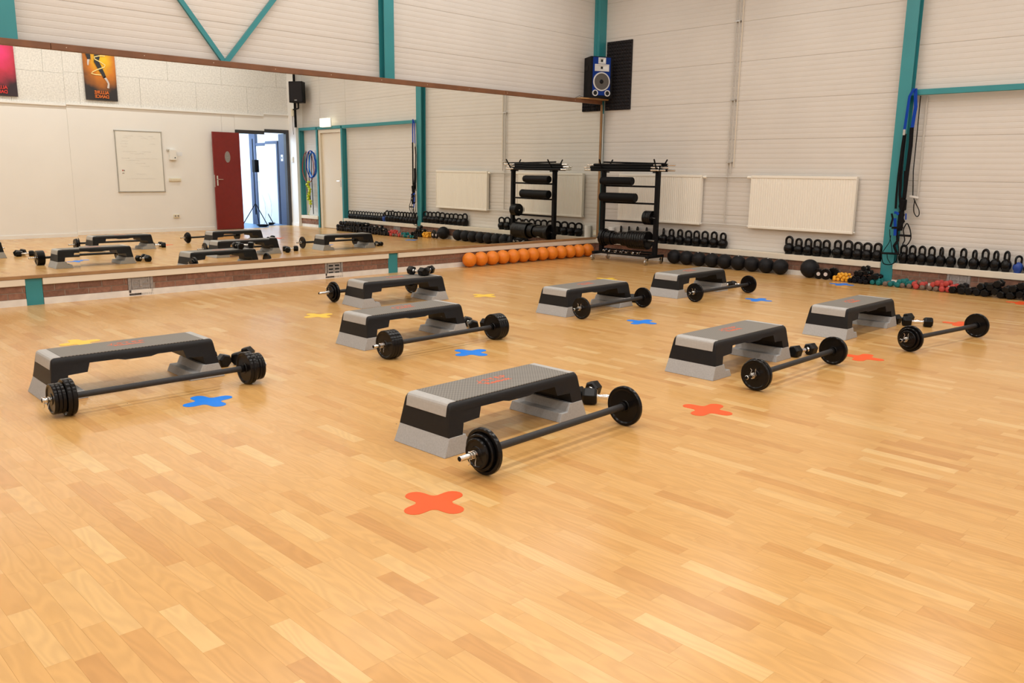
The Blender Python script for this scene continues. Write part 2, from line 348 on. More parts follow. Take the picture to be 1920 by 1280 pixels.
# shell walls -----------------------------------------------------
wl = struct('wall_left'); wb = struct('wall_back'); wr = struct('wall_right'); wf = struct('wall_front'); wn = struct('wall_side'); ce = struct('ceiling')
mb = MB(); mb.box(-0.45, YE - .2, -0.06, XC - 0.012, YW + .3, ZC); mb.build('backing', 'backing', wl)
mb = MB(); mb.box(-0.45, YW + 0.012, -0.06, XW + .2, YW + .35, ZC); mb.build('backing', 'backing', wb)
mb = MB(); mb.box(-0.45, YE - .2, -0.06, XN + .2, YE, ZC); mb.build('panel', 'plaster', wf)
mb = MB(); mb.box(XN, YE, -0.06, XN + .2, YN, ZC); mb.box(XW + .12, YN, -0.06, XN + .2, YN + .15, ZC); mb.build('panel', 'plaster', wn)
mb = MB(); mb.box(-0.45, YE - .2, ZC, XN + .2, YW + .35, ZC + .15); mb.build('panel', 'ceiling', ce)

def ribbed(axis, t0, t1, z0, z1, face, sgn):
    # horizontal ribbed cassette: profile through height, extruded along the wall; face = coordinate of the wall plane, sgn = direction into the room
    n = 8; h = (z1 - z0) / n; prof = []
    for k in range(n):
        a = z0 + k * h
        dj = 0.0032 if k == 0 else 0.0020
        prof += [(face - sgn * dj, a + 0.001), (face, a + 0.008), (face + sgn * 0.0012, a + h * 0.5), (face, a + h - 0.003)]
    prof.append((face - sgn * 0.003, z1 - 0.0005))
    prof += [(face - sgn * 0.014, z1), (face - sgn * 0.014, z0)]
    m_ = MB()
    if axis == 'y': m_.prism([(p[0], p[1]) for p in prof], 'y', t0, t1)
    else: m_.prism([(p[0], p[1]) for p in prof], 'x', t0, t1)
    return m_
zrows = [2.80 + 0.518 * k for k in range(-5, 4)]
for (a, b) in ((-10.5, -8.06), (-8.06, -3.90), (-3.90, -0.0 + YW)):
    for z in zrows:
        if z + 0.518 > 2.25 and z < ZC:
            ribbed('y', a + .003, b - .003, max(z, 2.2), min(z + 0.518, ZC), XC, 1).build('cladding_panel', 'cladding', wl)
for (a, b) in ((XC, 4.64), (4.64, 7.62), (7.62, 8.70), (8.70, XW)):
    for z in zrows:
        z0, z1 = max(z, 0.26), min(z + 0.518, ZC)
        if a == 7.62 and z0 < 2.26: z0 = max(z0, 2.26)
        if z1 - z0 > 0.05: ribbed('x', a + .003, b - .003, z0, z1, YW, -1).build('cladding_panel', 'cladding', wb)

# brick plinths, sills, skirtings --------------------------------
L_gaps = [(-8.125, -7.975), (-3.965, -3.815)]
B_gaps = [(4.565, 4.715), (7.60, 8.72)]
def segs(a, b, gaps):
    out = []; x = a
    for g0, g1 in gaps: out.append((x, g0)); x = g1
    out.append((x, b)); return out
def brick_run(along, a, b, parent, vents):
    for row in range(2):
        z0 = 0.066 + row * 0.0625; x = a - (0.1075 if row else 0.02)
        while x < b:
            s0, s1 = max(x, a), min(x + 0.205, b)
            for v0, v1 in vents:
                if s1 > v0 and s0 < v1:
                    if s0 < v0: s1 = v0
                    elif s1 > v1: s0 = v1
                    else: s0 = s1
            if s1 - s0 > 0.012:
                p = random.uniform(-0.0015, 0.0015); m_ = MB()
                if along == 'y': m_.box(-0.02, s0, z0, 0.0 + p, s1, z0 + 0.054)
                else: m_.box(s0, YD + p, z0, s1, YD + 0.02, z0 + 0.054)
                m_.build('brick', 'brick', parent)
            x += 0.215
LV = [(-7.195, -6.94), (-4.895, -4.645)]; BV = [(5.335, 5.60)]
for a, b in segs(-10.4, YD, L_gaps):
    mb = MB(); mb.box(-0.122, a, 0, -0.006, b, 0.20); mb.build('mortar_bed', 'mortar', wl)
    brick_run('y', a, b, wl, LV)
    mb = MB(); mb.box(-0.12, a, 0.190, 0.022, b, 0.252); mb.build('sill_board', 'sill', wl, bevel=0.004)
for a, b in segs(0.0, 9.497, B_gaps):
    mb = MB(); mb.box(a, YD + 0.006, 0, b, YW - .003, 0.20); mb.build('mortar_bed', 'mortar', wb)
    brick_run('x', a, b, wb, BV)
    mb = MB(); mb.box(a, YD - 0.022, 0.191, b, YW - .003, 0.264); mb.build('sill_board', 'sill', wb, bevel=0.004)
bl = struct('baseboard_left'); bb = struct('baseboard_back'); br = struct('baseboard_right')
for a, b in segs(-10.4, YD, L_gaps): MB().box(-0.004, a, 0, 0.008, b, 0.063).build('board', 'skirt', bl)
for a, b in segs(0.0, 9.49, B_gaps): MB().box(a, YD - 0.008, 0, b, YD + .004, 0.062).build('board', 'skirt', bb)
# white wall: lower panels, ledge, acoustic boards, opening for the door
DY0, DY1, DZ = -1.06, -0.02, 2.17
for a, b in ((YN, -1.45), (-1.45, -1.14)):
    MB().box(XW, a + .002, 0, XW + .12, b - .002, 2.58).build('wall_panel', 'plaster', wr)
MB().box(XW, -1.138, DZ + .08, XW + .12, YW, 2.58).build('wall_panel', 'plaster', wr)
MB().box(XW, 0.06, 0, XW + .12, YW, DZ + .078).build('wall_panel', 'plaster', wr)
MB().box(9.50, 0.06, 0, XW, YW, ZC - .01).build('pilaster', 'plaster', wr)
MB().box(XW - 0.035, YN, 2.578, XW + .1, YW, 2.61).build('ledge', 'plaster', wr)
for k, z in enumerate((2.612, 3.212, 3.812)):
    y = YN - (0.6 if k % 2 else 0)
    while y < YW:
        a, b = max(y, YN), min(y + 1.2, YW)
        if b - a > .05: MB().box(XW + random.uniform(0, .003), a + .0025, z, XW + .1, b - .0025, min(z + .597, ZC)).build('acoustic_board', 'acoustic', wr)
        y += 1.2
MB().box(XW + .1, YN, 2.58, XW + .12, YW, ZC).build('backing', 'backing', wr)
MB().box(XW - 0.012, YN, 0, XW, -1.14, 0.07).build('board', 'plaster', br)
MB().box(9.495, 0.05, 0, XW, .06, 0.07).build('board', 'plaster', br)

# teal steel columns ----------------------------------------------
def hcol(name, label, x0, x1, y0, y1, z0, z1, flange_axis):
    m_ = MB(); t = 0.011
    if flange_axis == 'x':   # flanges face +x (mirror wall)
        m_.box(x1 - t, y0, z0, x1, y1, z1); m_.box(x0, y0, z0, x0 + t, y1, z1); ym = (y0 + y1) / 2; m_.box(x0 + t, ym - .004, z0, x1 - t, ym + .004, z1)
    else:
        m_.box(x0, y0, z0, x1, y0 + t, z1); m_.box(x0, y1 - t, z0, x1, y1, z1); xm = (x0 + x1) / 2; m_.box(xm - .004, y0 + t, z0, xm + .004, y1 - t, z1)
    return tag(m_.build(name, 'teal'), label, 'column')
hcol('steel_column', 'teal steel column above and below the left end of the mirror', XC + .002, 0.0, -8.122, -7.978, 0, ZC - .003, 'x')
hcol('steel_column', 'teal steel column above and below the middle of the long mirror', XC + .002, 0.0, -3.962, -3.818, 0, ZC - .003, 'x')
hcol('steel_column', 'teal steel column on the back wall hung with straps', 4.567, 4.713, YD, YW - .003, 0, ZC - .003, 'y')
hcol('steel_column', 'slim teal post on the right side of the cream door, seen in the mirror', 7.602, 7.66, YD, YW - .003, 0, 2.226, 'y')
hcol('steel_column', 'slim teal post beside the hanging bands, seen in the mirror', 8.66, 8.718, YD, YW - .003, 0, 2.226, 'y')
hcol('steel_column', 'teal column in the corner beside the white wall, seen in the mirror', 9.45, 9.497, YD, YW - .003, 0.27, 2.226, 'y')
m_ = MB(); m_.box(-.117, .086, 2.3955, -.012, YW - .002, ZC - .003); m_.box(-.117, YD + .036, 0.27, -.0135, YW - .002, 2.3955); m_.box(-.117, .080, 2.3955, -.065, .0862, ZC - .003)
tag(m_.build('corner_column', 'teal'), 'teal steel column in the corner behind the loudspeaker', 'column')
for k, (a, b) in enumerate(((4.716, 7.599), (7.663, 8.657), (8.721, 9.497))):
    tag(MB().box(a, YD, 2.228, b, YD + .06, 2.292).build('steel_beam', 'teal', bevel=0.003),
        ['teal horizontal beam on the right of the strap column', 'teal horizontal beam above the cream door, in the mirror', 'teal horizontal beam above the hanging bands, in the mirror'][k], 'beam')
def brace(p, q, label):
    p, q = Vector(p), Vector(q); d = (q - p).normalized(); n = Vector((1, 0, 0)); s_ = d.cross(n)
    m_ = MB(); m_.obox((p + q) / 2, d, n, s_, (q - p).length / 2, 0.004, 0.025); m_.obox((p + q) / 2 - s_ * .022 - n * .012, d, n, s_, (q - p).length / 2, 0.014, 0.003)
    return tag(m_.build('diagonal_brace', 'teal'), label, 'brace', 'teal braces over the mirror')
brace((-0.078, -5.94, 2.33), (-0.078, -7.58, 4.44), 'teal diagonal brace rising to the left above the mirror')
brace((-0.066, -6.06, 2.30), (-0.066, -4.32, 4.40), 'teal diagonal brace rising to the right above the mirror')

# mirror ----------------------------------------------------------
mir = thing('wall_mirror', 'long wall mirror in five panes with a brown wooden rail', 'mirror', (0, 0, 0))
seams = [-10.3, -7.63, -5.616, -3.499, -1.537, YD - .005]
tilt = [(-0.00241, 0.0060), (-0.00382, 0.00452), (-0.01035, 0.00248), (-0.00311, -0.00238), (-0.0125, -0.0014)]
for k in range(5):
    a, b = seams[k] + .0015, seams[k + 1] - .0015; z0, z1 = 0.286, 2.338; N = 24
    cy = {0: -8.8, 1: -6.6, 2: -4.55, 3: -2.5, 4: -0.7}[k]
    ta, tb = tilt[k]
    def slope(y):       # the middle pane is slightly bowed towards its right edge
        if k == 2 and y > -4.25: return ta + (-.0022 - ta) * min(1, (y + 4.25) / .70)
        return ta
    ys = [a + (b - a) * i / N for i in range(N + 1)]; xs = [0.0]
    for i in range(N): xs.append(xs[-1] - slope((ys[i] + ys[i + 1]) / 2) * (ys[i + 1] - ys[i]))
    i0 = min(range(N + 1), key=lambda i: abs(ys[i] - cy)); off = xs[i0]; xs = [0.012 + x - off for x in xs]
    m_ = MB(); V = []
    for i in range(N + 1): V += [(xs[i] - tb * (z0 - 1.3), ys[i], z0), (xs[i] - tb * (z1 - 1.3), ys[i], z1)]
    m_.add(V, [(2 * i, 2 * i + 2, 2 * i + 3, 2 * i + 1) for i in range(N)], 0)
    B = [(v[0] - .005, v[1], v[2]) for v in V]; n2 = len(V)
    m_.add(V + B, [(n2 + 2 * i + 1, n2 + 2 * i + 3, n2 + 2 * i + 2, n2 + 2 * i) for i in range(N)] + [(2 * i, 2 * i + 2, n2 + 2 * i + 2, n2 + 2 * i) for i in range(N)] + [(2 * i + 1, n2 + 2 * i + 1, n2 + 2 * i + 3, 2 * i + 3) for i in range(N)] + [(0, 1, n2 + 1, n2), (2 * N, n2 + 2 * N, n2 + 2 * N + 1, 2 * N + 1)], 1)
    m_.build('mirror_pane', ['mirror', 'glassedge'], mir, smooth=20)
MB().box(-.10, -10.3, 0.270, -.012, YD, 2.33).build('back_board', 'matt_black', mir)
MB().box(-.115, -7.72, 2.336, .034, -1.94, 2.394).build('top_rail', 'rail', mir, bevel=0.003)
MB().box(-.115, -10.3, 2.336, .034, -7.724, 2.394).build('top_rail', 'rail', mir, bevel=0.003)
MB().box(-.115, -1.936, 2.336, .034, YD + .02, 2.394).build('top_rail', 'rail', mir, bevel=0.003)
MB().box(-.012, YD - .004, 0.288, .034, YD + .034, 2.335).build('end_rail', 'railtan', mir, bevel=0.003)
MB().box(-.10, -10.3, 0.2535, .026, YD, 0.286).build('bottom_rail', 'railtan', mir, bevel=0.003)
m_ = MB()
for k in range(12): m_.lathe([(0.004, 0), (0.004, .0012), (0, .0016)], (0.034, -8.3 + k * .71, 2.365), (1, 0, 0), 8)
m_.build('screw_heads', 'sill', mir)['kind'] = 'stuff'

# air vents -------------------------------------------------------
def vent(loc, rz, openn, label):
    t = thing('air_vent', label, 'vent', loc, rz, 'grey air vents in the brick plinth')
    m_ = MB()     # local: x along the wall, y out of the wall (negative = room), z up ; 0.25 x 0.21
    m_.box(-.125, -.008, 0.005, .125, .018, 0.032); m_.box(-.125, -.008, 0.19, .125, .018, 0.217); m_.box(-.125, -.008, .032, -.098, .018, .19); m_.box(.098, -.008, .032, .125, .018, .19)
    m_.build('frame', 'vent', t, bevel=0.003)
    MB().box(-.098, .0, .032, .098, .016, .19).build('plate', 'dark' if openn else 'vent', t)
    m_ = MB(); m_.box(-.012, -.006, .045, .012, .002, .178); m_.box(-.09, -.006, .036, -.075, .002, .186); m_.box(.075, -.006, .036, .09, .002, .186)
    m_.build('mullion', 'vent', t)
    for k in range(4):
        z = .036 + k * .042
        MB().box(-.09, -.005, z, .09, .002, z + (.024 if openn else .012)).build('slat', 'vent', t)
    m_ = MB(); m_.lathe([(.006, 0), (.006, .004), (0, .006)], (0, -.006, .1), (0, -1, 0), 8); m_.build('screw', 'steel', t)
vent((0.0, -7.068, 0.0), PI / 2, False, 'grey cast air vent with closed slats in the brickwork under the mirror')
vent((0.0, -4.77, 0.0), PI / 2, True, 'grey cast air vent with dark open slots in the brickwork under the mirror')
vent((5.467, YD, 0.0), 0, False, 'grey air vent in the back wall brickwork above the dumbbells')

# radiators and pipes ---------------------------------------------
def radiator(x0, x1, z0, z1, label, valve_left):
    t = thing('radiator', label, 'radiator', ((x0 + x1) / 2, YW, z0)); w2 = (x1 - x0) / 2; h = z1 - z0
    prof = []; n = 44; st = 2 * w2 / n
    for k in range(n):
        a = -w2 + k * st
        prof += [(a + st * .12, -.0775), (a + st * .3, -.074), (a + st * .7, -.074), (a + st * .88, -.0775)]
    poly = [(-w2, -.03), (-w2, -.076)] + prof + [(w2, -.076), (w2, -.03)]
    m_ = MB(); m_.prism(poly, 'z', 0.03, h - .035); m_.build('ribbed_panel', 'radiator', t)
    m_ = MB(); m_.box(-w2, -.084, h - .035, w2, -.028, h); m_.box(-w2, -.082, 0, w2, -.028, .03); m_.box(-w2 - .004, -.084, 0, -w2 + .006, -.026, h); m_.box(w2 - .006, -.084, 0, w2 + .004, -.026, h)
    m_.build('casing', 'radiator', t, bevel=0.004)
    m_ = MB()
    for k in range(30): m_.box(-w2 + .03 + k * (2 * w2 - .06) / 30, -.075, h + .0002, -w2 + .05 + k * (2 * w2 - .06) / 30, -.036, h + .002)
    m_.build('top_grille', 'backing', t)['kind'] = 'stuff'
    for sx in (-.8, .8): MB().box(w2 * sx - .012, -.028, .1, w2 * sx + .012, -.001, h - .1).build('bracket', 'steel', t)
    sx = -1 if valve_left else 1
    m_ = MB(); m_.lathe([(.012, 0), (.02, .01), (.022, .05), (.018, .062), (0, .064)], (sx * (w2 + .008), -.055, h - .03), (sx, 0, 0), 12); m_.build('thermostat_valve', 'radiator', t, smooth=40)
    m_ = MB(); m_.lathe([(.008, 0), (.013, .006), (.013, .026), (0, .028)], (sx * (w2 + .004), -.055, .02), (sx, 0, 0), 10); m_.build('lower_valve', 'white', t, smooth=40)
    m_ = MB(); m_.lathe([(.007, 0), (.011, .006), (.011, .022), (0, .024)], (-sx * (w2 + .004), -.055, .02), (-sx, 0, 0), 10); m_.build('lower_valve', 'white', t, smooth=40)
    return t
radiator(0.405, 1.897, 0.575, 1.285, 'ivory panel radiator on the back wall behind the weight rack', False)
radiator(2.692, 4.152, 0.575, 1.288, 'ivory panel radiator on the back wall left of the teal strap column', True)
pp = thing('heating_pipes', 'thin grey heating pipes running down the back wall between the two radiators', 'pipe', (2.28, YW, 0.6))
m_ = MB(); m_.tube([(-.005, -.03, 3.95), (-.005, -.03, .80), (-.002, -.035, .55), (.0, -.035, .02)], .009, 8); m_.build('pipe', 'pipe', pp, smooth=60)
m_ = MB(); m_.tube([(.045, -.03, 3.95), (.045, -.03, .86), (.05, -.034, .70)], .009, 8); m_.build('pipe', 'pipe', pp, smooth=60)
m_ = MB(); m_.tube([(.085, -.015, 3.95), (.085, -.015, .80)], .006, 6); m_.build('conduit', 'sill', pp)
m_ = MB(); m_.tube([(-.325, -.055, .655), (0.34, -.055, .66)], .009, 8); m_.build('pipe', 'pipe', pp, smooth=60)
m_ = MB(); m_.tube([(-.37, -.055, -.005), (-.01, -.05, .0), (.40, -.055, -.005)], .007, 8); m_.build('pipe', 'pipe', pp, smooth=60)
for z in (2.73, 1.70, .86):
    MB().box(-.022, -.042, z - .008, .062, -.003, z + .008).build('pipe_clamp', 'steel', pp)
cab = MB(); cab.tube([(.030, YD + .05, 2.2), (.032, YD + .055, 1.2), (.06, YD + .06, .95), (.07, YD + .06, .78), (.035, YD + .055, .62), (.05, YD + .05, .40), (.06, YD + .055, .29)], .006, 8)
tag(cab.build('white_cable', 'white', smooth=60), 'white cable running down the corner beside the mirror end rail', 'cable')

# ------------------------------------------------------------------ aerobic steps
def make_step():
    t = thing('aerobic_step', 'x', 'step', (0, 0, 0))
    Ls = 1.03; cx = -0.186
    half = [(.033, .088), (.038, .115), (.052, .222), (.0545, .231), (.060, .2385), (.072, .243)]
    top = [(y, z) for y, z in half] + [(Ls - y, z) for y, z in reversed(half)]
    bot = [(Ls - .118, .088), (Ls - .130, .142), (Ls - .232, .147), (Ls - .248, .197), (Ls - .40, .196), (Ls - .44, .187), (.44, .187), (.40, .196), (.248, .197), (.232, .147), (.130, .142), (.118, .088)]
    prof = top + bot; n = len(prof)
    cols = [(-1, .034, .0), (-.995, .024, .0), (-.975, .013, 0), (-.94, .005, 0), (-.88, .001, 0), (-.4, 0, 0), (.4, 0, 0), (.88, .001, 0), (.94, .005, 0), (.975, .013, 0), (.995, .024, 0), (1, .034, 0)]
    vs_, fs_ = [], []
    for s, drop, _ in cols:
        for y, z in prof:
            zz = z - drop if z > .2 else z
            hw = .1785 - .0175 * (z - .088) / .155
            vs_.append((cx + s * hw, y, zz))
    for c in range(len(cols) - 1):
        for k in range(n): fs_.append((c * n + k, c * n + (k + 1) % n, (c + 1) * n + (k + 1) % n, (c + 1) * n + k))
    fs_.append(tuple(range(n - 1, -1, -1))); fs_.append(tuple(range((len(cols) - 1) * n, len(cols) * n)))
    m_ = MB(); m_.add(vs_, fs_); m_.build('deck', 'black_plastic', t, smooth=35)
    for e in (0, 1):
        line = [(.0435, .180), (.0495, .222), (.0520, .232), (.0580, .2405), (.071, .2455), (.108, .2460)]
        inner = [(.108, .2415), (.072, .2410), (.0605, .2365), (.056, .229), (.0535, .220), (.048, .180)]
        pl = [(y if not e else Ls - y, z) for y, z in line + inner]
        m_ = MB(); m_.prism([(y, z) for y, z in pl], 'x', cx - .1425, cx + .1425); m_.build('end_cap', 'cap', t, bevel=0.002)
    MB().box(cx - .1425, .1095, .240, cx + .1425, Ls - .1095, .2456).build('tread_mat', 'knurl', t)
    mt = Matrix.Translation((0, 0, 0.2460)) @ Matrix.Rotation(PI / 2, 4, 'Z')
    lg = text_mesh('logo_lettering', 'STEP', .056, 'orange_print', t, Matrix.Translation((cx - .042, .548, .2460)) @ Matrix.Rotation(PI / 2, 4, 'Z') @ Matrix.Scale(1.25, 4, (1, 0, 0)), .0006, .0003, 1.15)
    lg['label'] = 'orange lettering printed on the tread'
    text_mesh('logo_lettering', 'Reebok', .046, 'orange_print', t, Matrix.Translation((cx + .010, .520, .2460)) @ Matrix.Rotation(PI / 2, 4, 'Z') @ Matrix.Scale(1.2, 4, (1, 0, 0)), .0012, .0003)['label'] = 'orange lettering printed on the tread'
    m_ = MB()
    def stroke(a, b, wd): a, b = Vector(a + (0,)), Vector(b + (0,)); d = (b - a).normalized(); s_ = Vector((-d.y, d.x, 0)) * wd; z = .2459; m_.add([tuple(p[:2]) + (z,) for p in (a + s_, a - s_, b - s_, b + s_)], [(0, 1, 2, 3)])
    stroke((cx - .068, .445), (cx - .010, .425), .0028); stroke((cx - .030, .415), (cx + .004, .435), .0028); stroke((cx - .055, .470), (cx - .020, .405), .002)
    m_.build('logo_mark', 'orange_print', t)
    for e in (0, 1):
        pr = [(0, 0), (.034, .0895), (.137, .0895), (.156, .046), (.204, .046), (.222, 0)]
        m_ = MB(); vs_ = []; fs_ = []; pr2 = [(y if not e else Ls - y, z) for y, z in pr]
        for s in (-1, 1):
            for y, z in pr2: vs_.append((cx + s * (.1858 - .006 * z / .0895), y, z))
        k6 = len(pr2); fs_ = [tuple(range(k6 - 1, -1, -1)), tuple(range(k6, 2 * k6))] + [(k, (k + 1) % k6, k6 + (k + 1) % k6, k6 + k) for k in range(k6)]
        m_.add(vs_, fs_); m_.build('riser_block', 'grey_plastic', t, bevel=0.003)
    return t
step0 = make_step()
steps = [  # x, y, yaw, label
    (5.940, -7.984, .033, 'aerobic step nearest the viewer, in front of all the others'),
    (3.774, -9.032, -.022, 'aerobic step at the far left edge of the floor'),
    (3.749, -6.913, .021, 'aerobic step beside the barbell with four equal plates per end'),
    (2.148, -5.843, -.06, 'aerobic step with two dumbbells lying on its top'),
    (3.734, -4.716, .027, 'aerobic step in mid-hall, in front of the weight rack'),
    (3.715, -2.946, .015, 'aerobic step farthest away, in front of the row of black balls'),
    (5.951, -5.779, .003, 'aerobic step second from the right edge, beside a two-plate barbell'),
    (5.921, -3.801, 0.0, 'aerobic step farthest right, in front of the small coloured dumbbells')]
for i, (x, y, a, lb) in enumerate(steps):
    if i == 0:
        step0.location = (x, y, 0); step0.rotation_euler = (0, 0, a); step0['label'] = lb; step0['group'] = 'aerobic steps on the floor'
    else: dup(step0, (x, y, 0), (0, 0, a), lb, 'aerobic steps on the floor')

# ------------------------------------------------------------------ barbells
def plate(parent, r, y, th, name='weight_plate', m='iron'):
    h = th / 2
    prof = [(.0135, -h * .9), (.030, -h * .9), (.033, -h * .55), (r * .80, -h * .55), (r * .86, -h), (r - .004, -h), (r, -h * .6), (r, h * .6), (r - .004, h), (r * .86, h), (r * .80, h * .55), (.033, h * .55), (.030, h * .9), (.0135, h * .9)]
    m_ = MB(); m_.lathe(prof, (0, y, 0), (0, 1, 0), 40); return m_.build(name, m, parent, smooth=35)
def barbell(n0, n1, rad, near_pl, far_pl, over0, over1, label, clip_up=True):
    # n0, n1: floor points below the inner plates of each end; plates: list of (radius, thickness) going outwards
    a, b = Vector((n0[0], n0[1], 0)), Vector((n1[0], n1[1], 0)); L = (b - a).length; mid = (a + b) / 2; d = (b - a).normalized(); rz = math.atan2(-d.x, d.y)
    t = thing('barbell', label, 'barbell', (mid.x, mid.y, rad), rz, 'barbells beside the steps')
    m_ = MB(); m_.cyl((0, -L / 2 + .02, 0), (0, L / 2 - .02, 0), .0170, 20); m_.build('grip_bar', 'grip', t, smooth=40)
    for sgn, pls, over in ((-1, near_pl, over0), (1, far_pl, over1)):
        y = sgn * L / 2; m_ = MB(); m_.lathe([(.0155, 0), (.024, .002), (.024, .012), (.018, .018)], (0, y - sgn * .032, 0), (0, sgn, 0), 20); m_.build('inner_collar', 'matt_black', t, smooth=30)
        p = y - sgn * .012
        for r, th in pls:
            plate(t, r, p + sgn * th / 2, th); p += sgn * th
        m_ = MB(); m_.lathe([(.0125, 0), (.0125, over - .002), (.0105, over), (0, over)], (0, y - sgn * .01, 0), (0, sgn, 0), 18); slv = m_.build('chrome_sleeve', 'chrome', t, smooth=30)
        m_ = MB(); m_.lathe([(.0105, 0), (.0105, .0015), (0, .0016)], (0, y - sgn * .01 + sgn * over, 0), (0, sgn, 0), 16); m_.build('end_plug', 'matt_black', slv)
        # spring clip
        m_ = MB()
        pts = [(.0165 * math.cos(q * .5), p + sgn * (.004 + .0012 * q), .0165 * math.sin(q * .5)) for q in range(0, 30)]
        m_.tube(pts, .0022, 6)
        up = 1 if clip_up else -1
        m_.tube([(.012, p + sgn * .008, up * .012), (.014, p + sgn * .016, up * .034), (.018, p + sgn * .018, up * .046)], .0022, 6)
        m_.tube([(-.010, p + sgn * .03, up * .013), (-.002, p + sgn * .03, up * .036), (-.010, p + sgn * .034, up * .046)], .0022, 6)
        m_.build('spring_clip', 'chrome', t, smooth=60)
    return t
BIG = (.100, .024); MED = (.083, .02); SML = (.064, .018)
barbell((6.205, -7.985), (6.163, -6.955), .105, [(.105, .024), MED, (.068, .018)], [(.105, .024), MED], .155, .12, 'barbell with three stepped plates per end, beside the step nearest the viewer', False)
barbell((4.068, -8.99), (4.070, -8.00), .099, [(.099, .024), (.099, .024), (.082, .02), (.082, .02), (.082, .02)], [(.099, .024), (.099, .024), (.083, .02), (.083, .02), (.083, .02)], .145, .14, 'barbell loaded with two big and three smaller plates per end, at the far left', False)
barbell((4.062, -6.88), (4.042, -5.91), .101, [(.101, .024)] * 4, [(.101, .024)] * 4, .185, .165, 'barbell with four thick equal plates at each end', False)
barbell((1.622, -5.81), (1.600, -4.83), .102, [(.102, .024), MED, (.064, .018)], [(.102, .024)], .18, .13, 'barbell lying behind the step that carries two dumbbells, by the mirror')
barbell((3.875, -4.665), (3.824, -3.69), .099, [(.099, .024)], [(.099, .024)], .125, .10, 'barbell with one plate per end beside the middle step before the rack')
barbell((3.955, -2.98), (3.960, -1.935), .098, [(.098, .024)], [(.098, .024)], .115, .10, 'barbell with one plate per end farthest from the viewer, before the black balls')
barbell((6.250, -5.77), (6.240, -4.725), .099, [(.099, .024), (.094, .02)], [(.099, .024), (.094, .02)], .135, .12, 'barbell with two nearly equal plates per end in the right row, beside a red cross')
barbell((6.430, -3.84), (6.575, -2.82), .099, [(.099, .024), MED, (.064, .018)], [(.099, .024)], .15, .10, 'barbell farthest right, beside the step before the coloured dumbbells')

# ------------------------------------------------------------------ hex dumbbells
def hex_db(label, loc, rz, ln=.25, r=.047, group='hex dumbbells beside the steps', tilt=0.0):
    t = thing('hex_dumbbell', label, 'dumbbell', loc, rz, group); t.rotation_euler = (0, tilt, rz)
    hl = ln * .30
    for s in (-1, 1):
        m_ = MB(); p = [(r * .80, 0), (r, .012), (r, hl - .012), (r * .8, hl)] if s > 0 else [(r * .80, 0), (r, .012), (r, hl - .012), (r * .8, hl)]
        m_.lathe(p, (s * (ln / 2 - hl), 0, r * .866), (s, 0, 0), 6, ph=0 if True else 0)
        o_ = m_.build('hex_head', 'rubber', t, bevel=0.003)
    g = ln / 2 - hl
    m_ = MB(); m_.lathe([(.012, -g - .004), (.017, -g), (.012, -g + .006), (.0125, -g * .6), (.0165, 0), (.0125, g * .6), (.012, g - .006), (.017, g), (.012, g + .004)], (0, 0, r * .866), (1, 0, 0), 16); m_.build('chrome_handle', 'chrome', t, smooth=50)
    return t
DB = [
 (5.672, -6.690, 0, 1.74, 'hex dumbbell behind the front step, its hexagonal end and chrome nub facing out'),
 (5.850, -6.715, 0, .62, 'hex dumbbell with bright chrome grip behind the front barbell'),
 (3.46, -7.895, 0, .08, 'hex dumbbell close behind the far end of the leftmost step'),
 (3.49, -7.725, 0, 2.3, 'hex dumbbell behind the far plates of the leftmost barbell'),
 (3.56, -5.72, 0, -.45, 'hex dumbbell behind the far end of the four-plate step'),
 (3.74, -5.62, 0, .12, 'hex dumbbell with chrome grip beside the four-plate barbell far end'),
 (3.47, -3.52, 0, .5, 'hex dumbbell behind the middle step, seen mainly in the mirror'),
 (3.60, -3.40, 0, 1.9, 'second hex dumbbell behind the middle step, seen mainly in the mirror'),
 (3.55, -1.76, 0, 1.2, 'hex dumbbell behind the farthest step'),
 (3.66, -1.62, 0, .0, 'hex dumbbell between the farthest step and its barbell'),
 (5.80, -4.63, 0, 1.95, 'hex dumbbell hidden half behind the middle step of the right row'),
 (5.962, -4.60, 0, 1.38, 'hex dumbbell seen end to end right of the middle right-row step'),
 (5.893, -2.59, 0, 1.3, 'hex dumbbell behind the rightmost step with another leaning by it'),
 (6.05, -2.66, 0, .52, 'hex dumbbell right of the rightmost step, hexagonal end to the viewer'),
 (1.98, -5.045, .2465, .05, 'hex dumbbell on top of the step nearest the mirror, lying crosswise'),
 (2.02, -4.93, .2465, 2.2, 'hex dumbbell on top of the step nearest the mirror, touching the crosswise one')]
pos_fix = {}
for i, (x, y, z, a, lb) in enumerate(DB):
    if i in pos_fix: x, y = pos_fix[i]
    sm = 0.86 if i in (8, 9) else 1.1 if i == 1 else 0.98
    hex_db(lb, (x, y, z), a, .25 * sm, .048 * sm, 'hex dumbbells on top of the step by the mirror' if i in (14, 15) else 'hex dumbbells beside the steps')

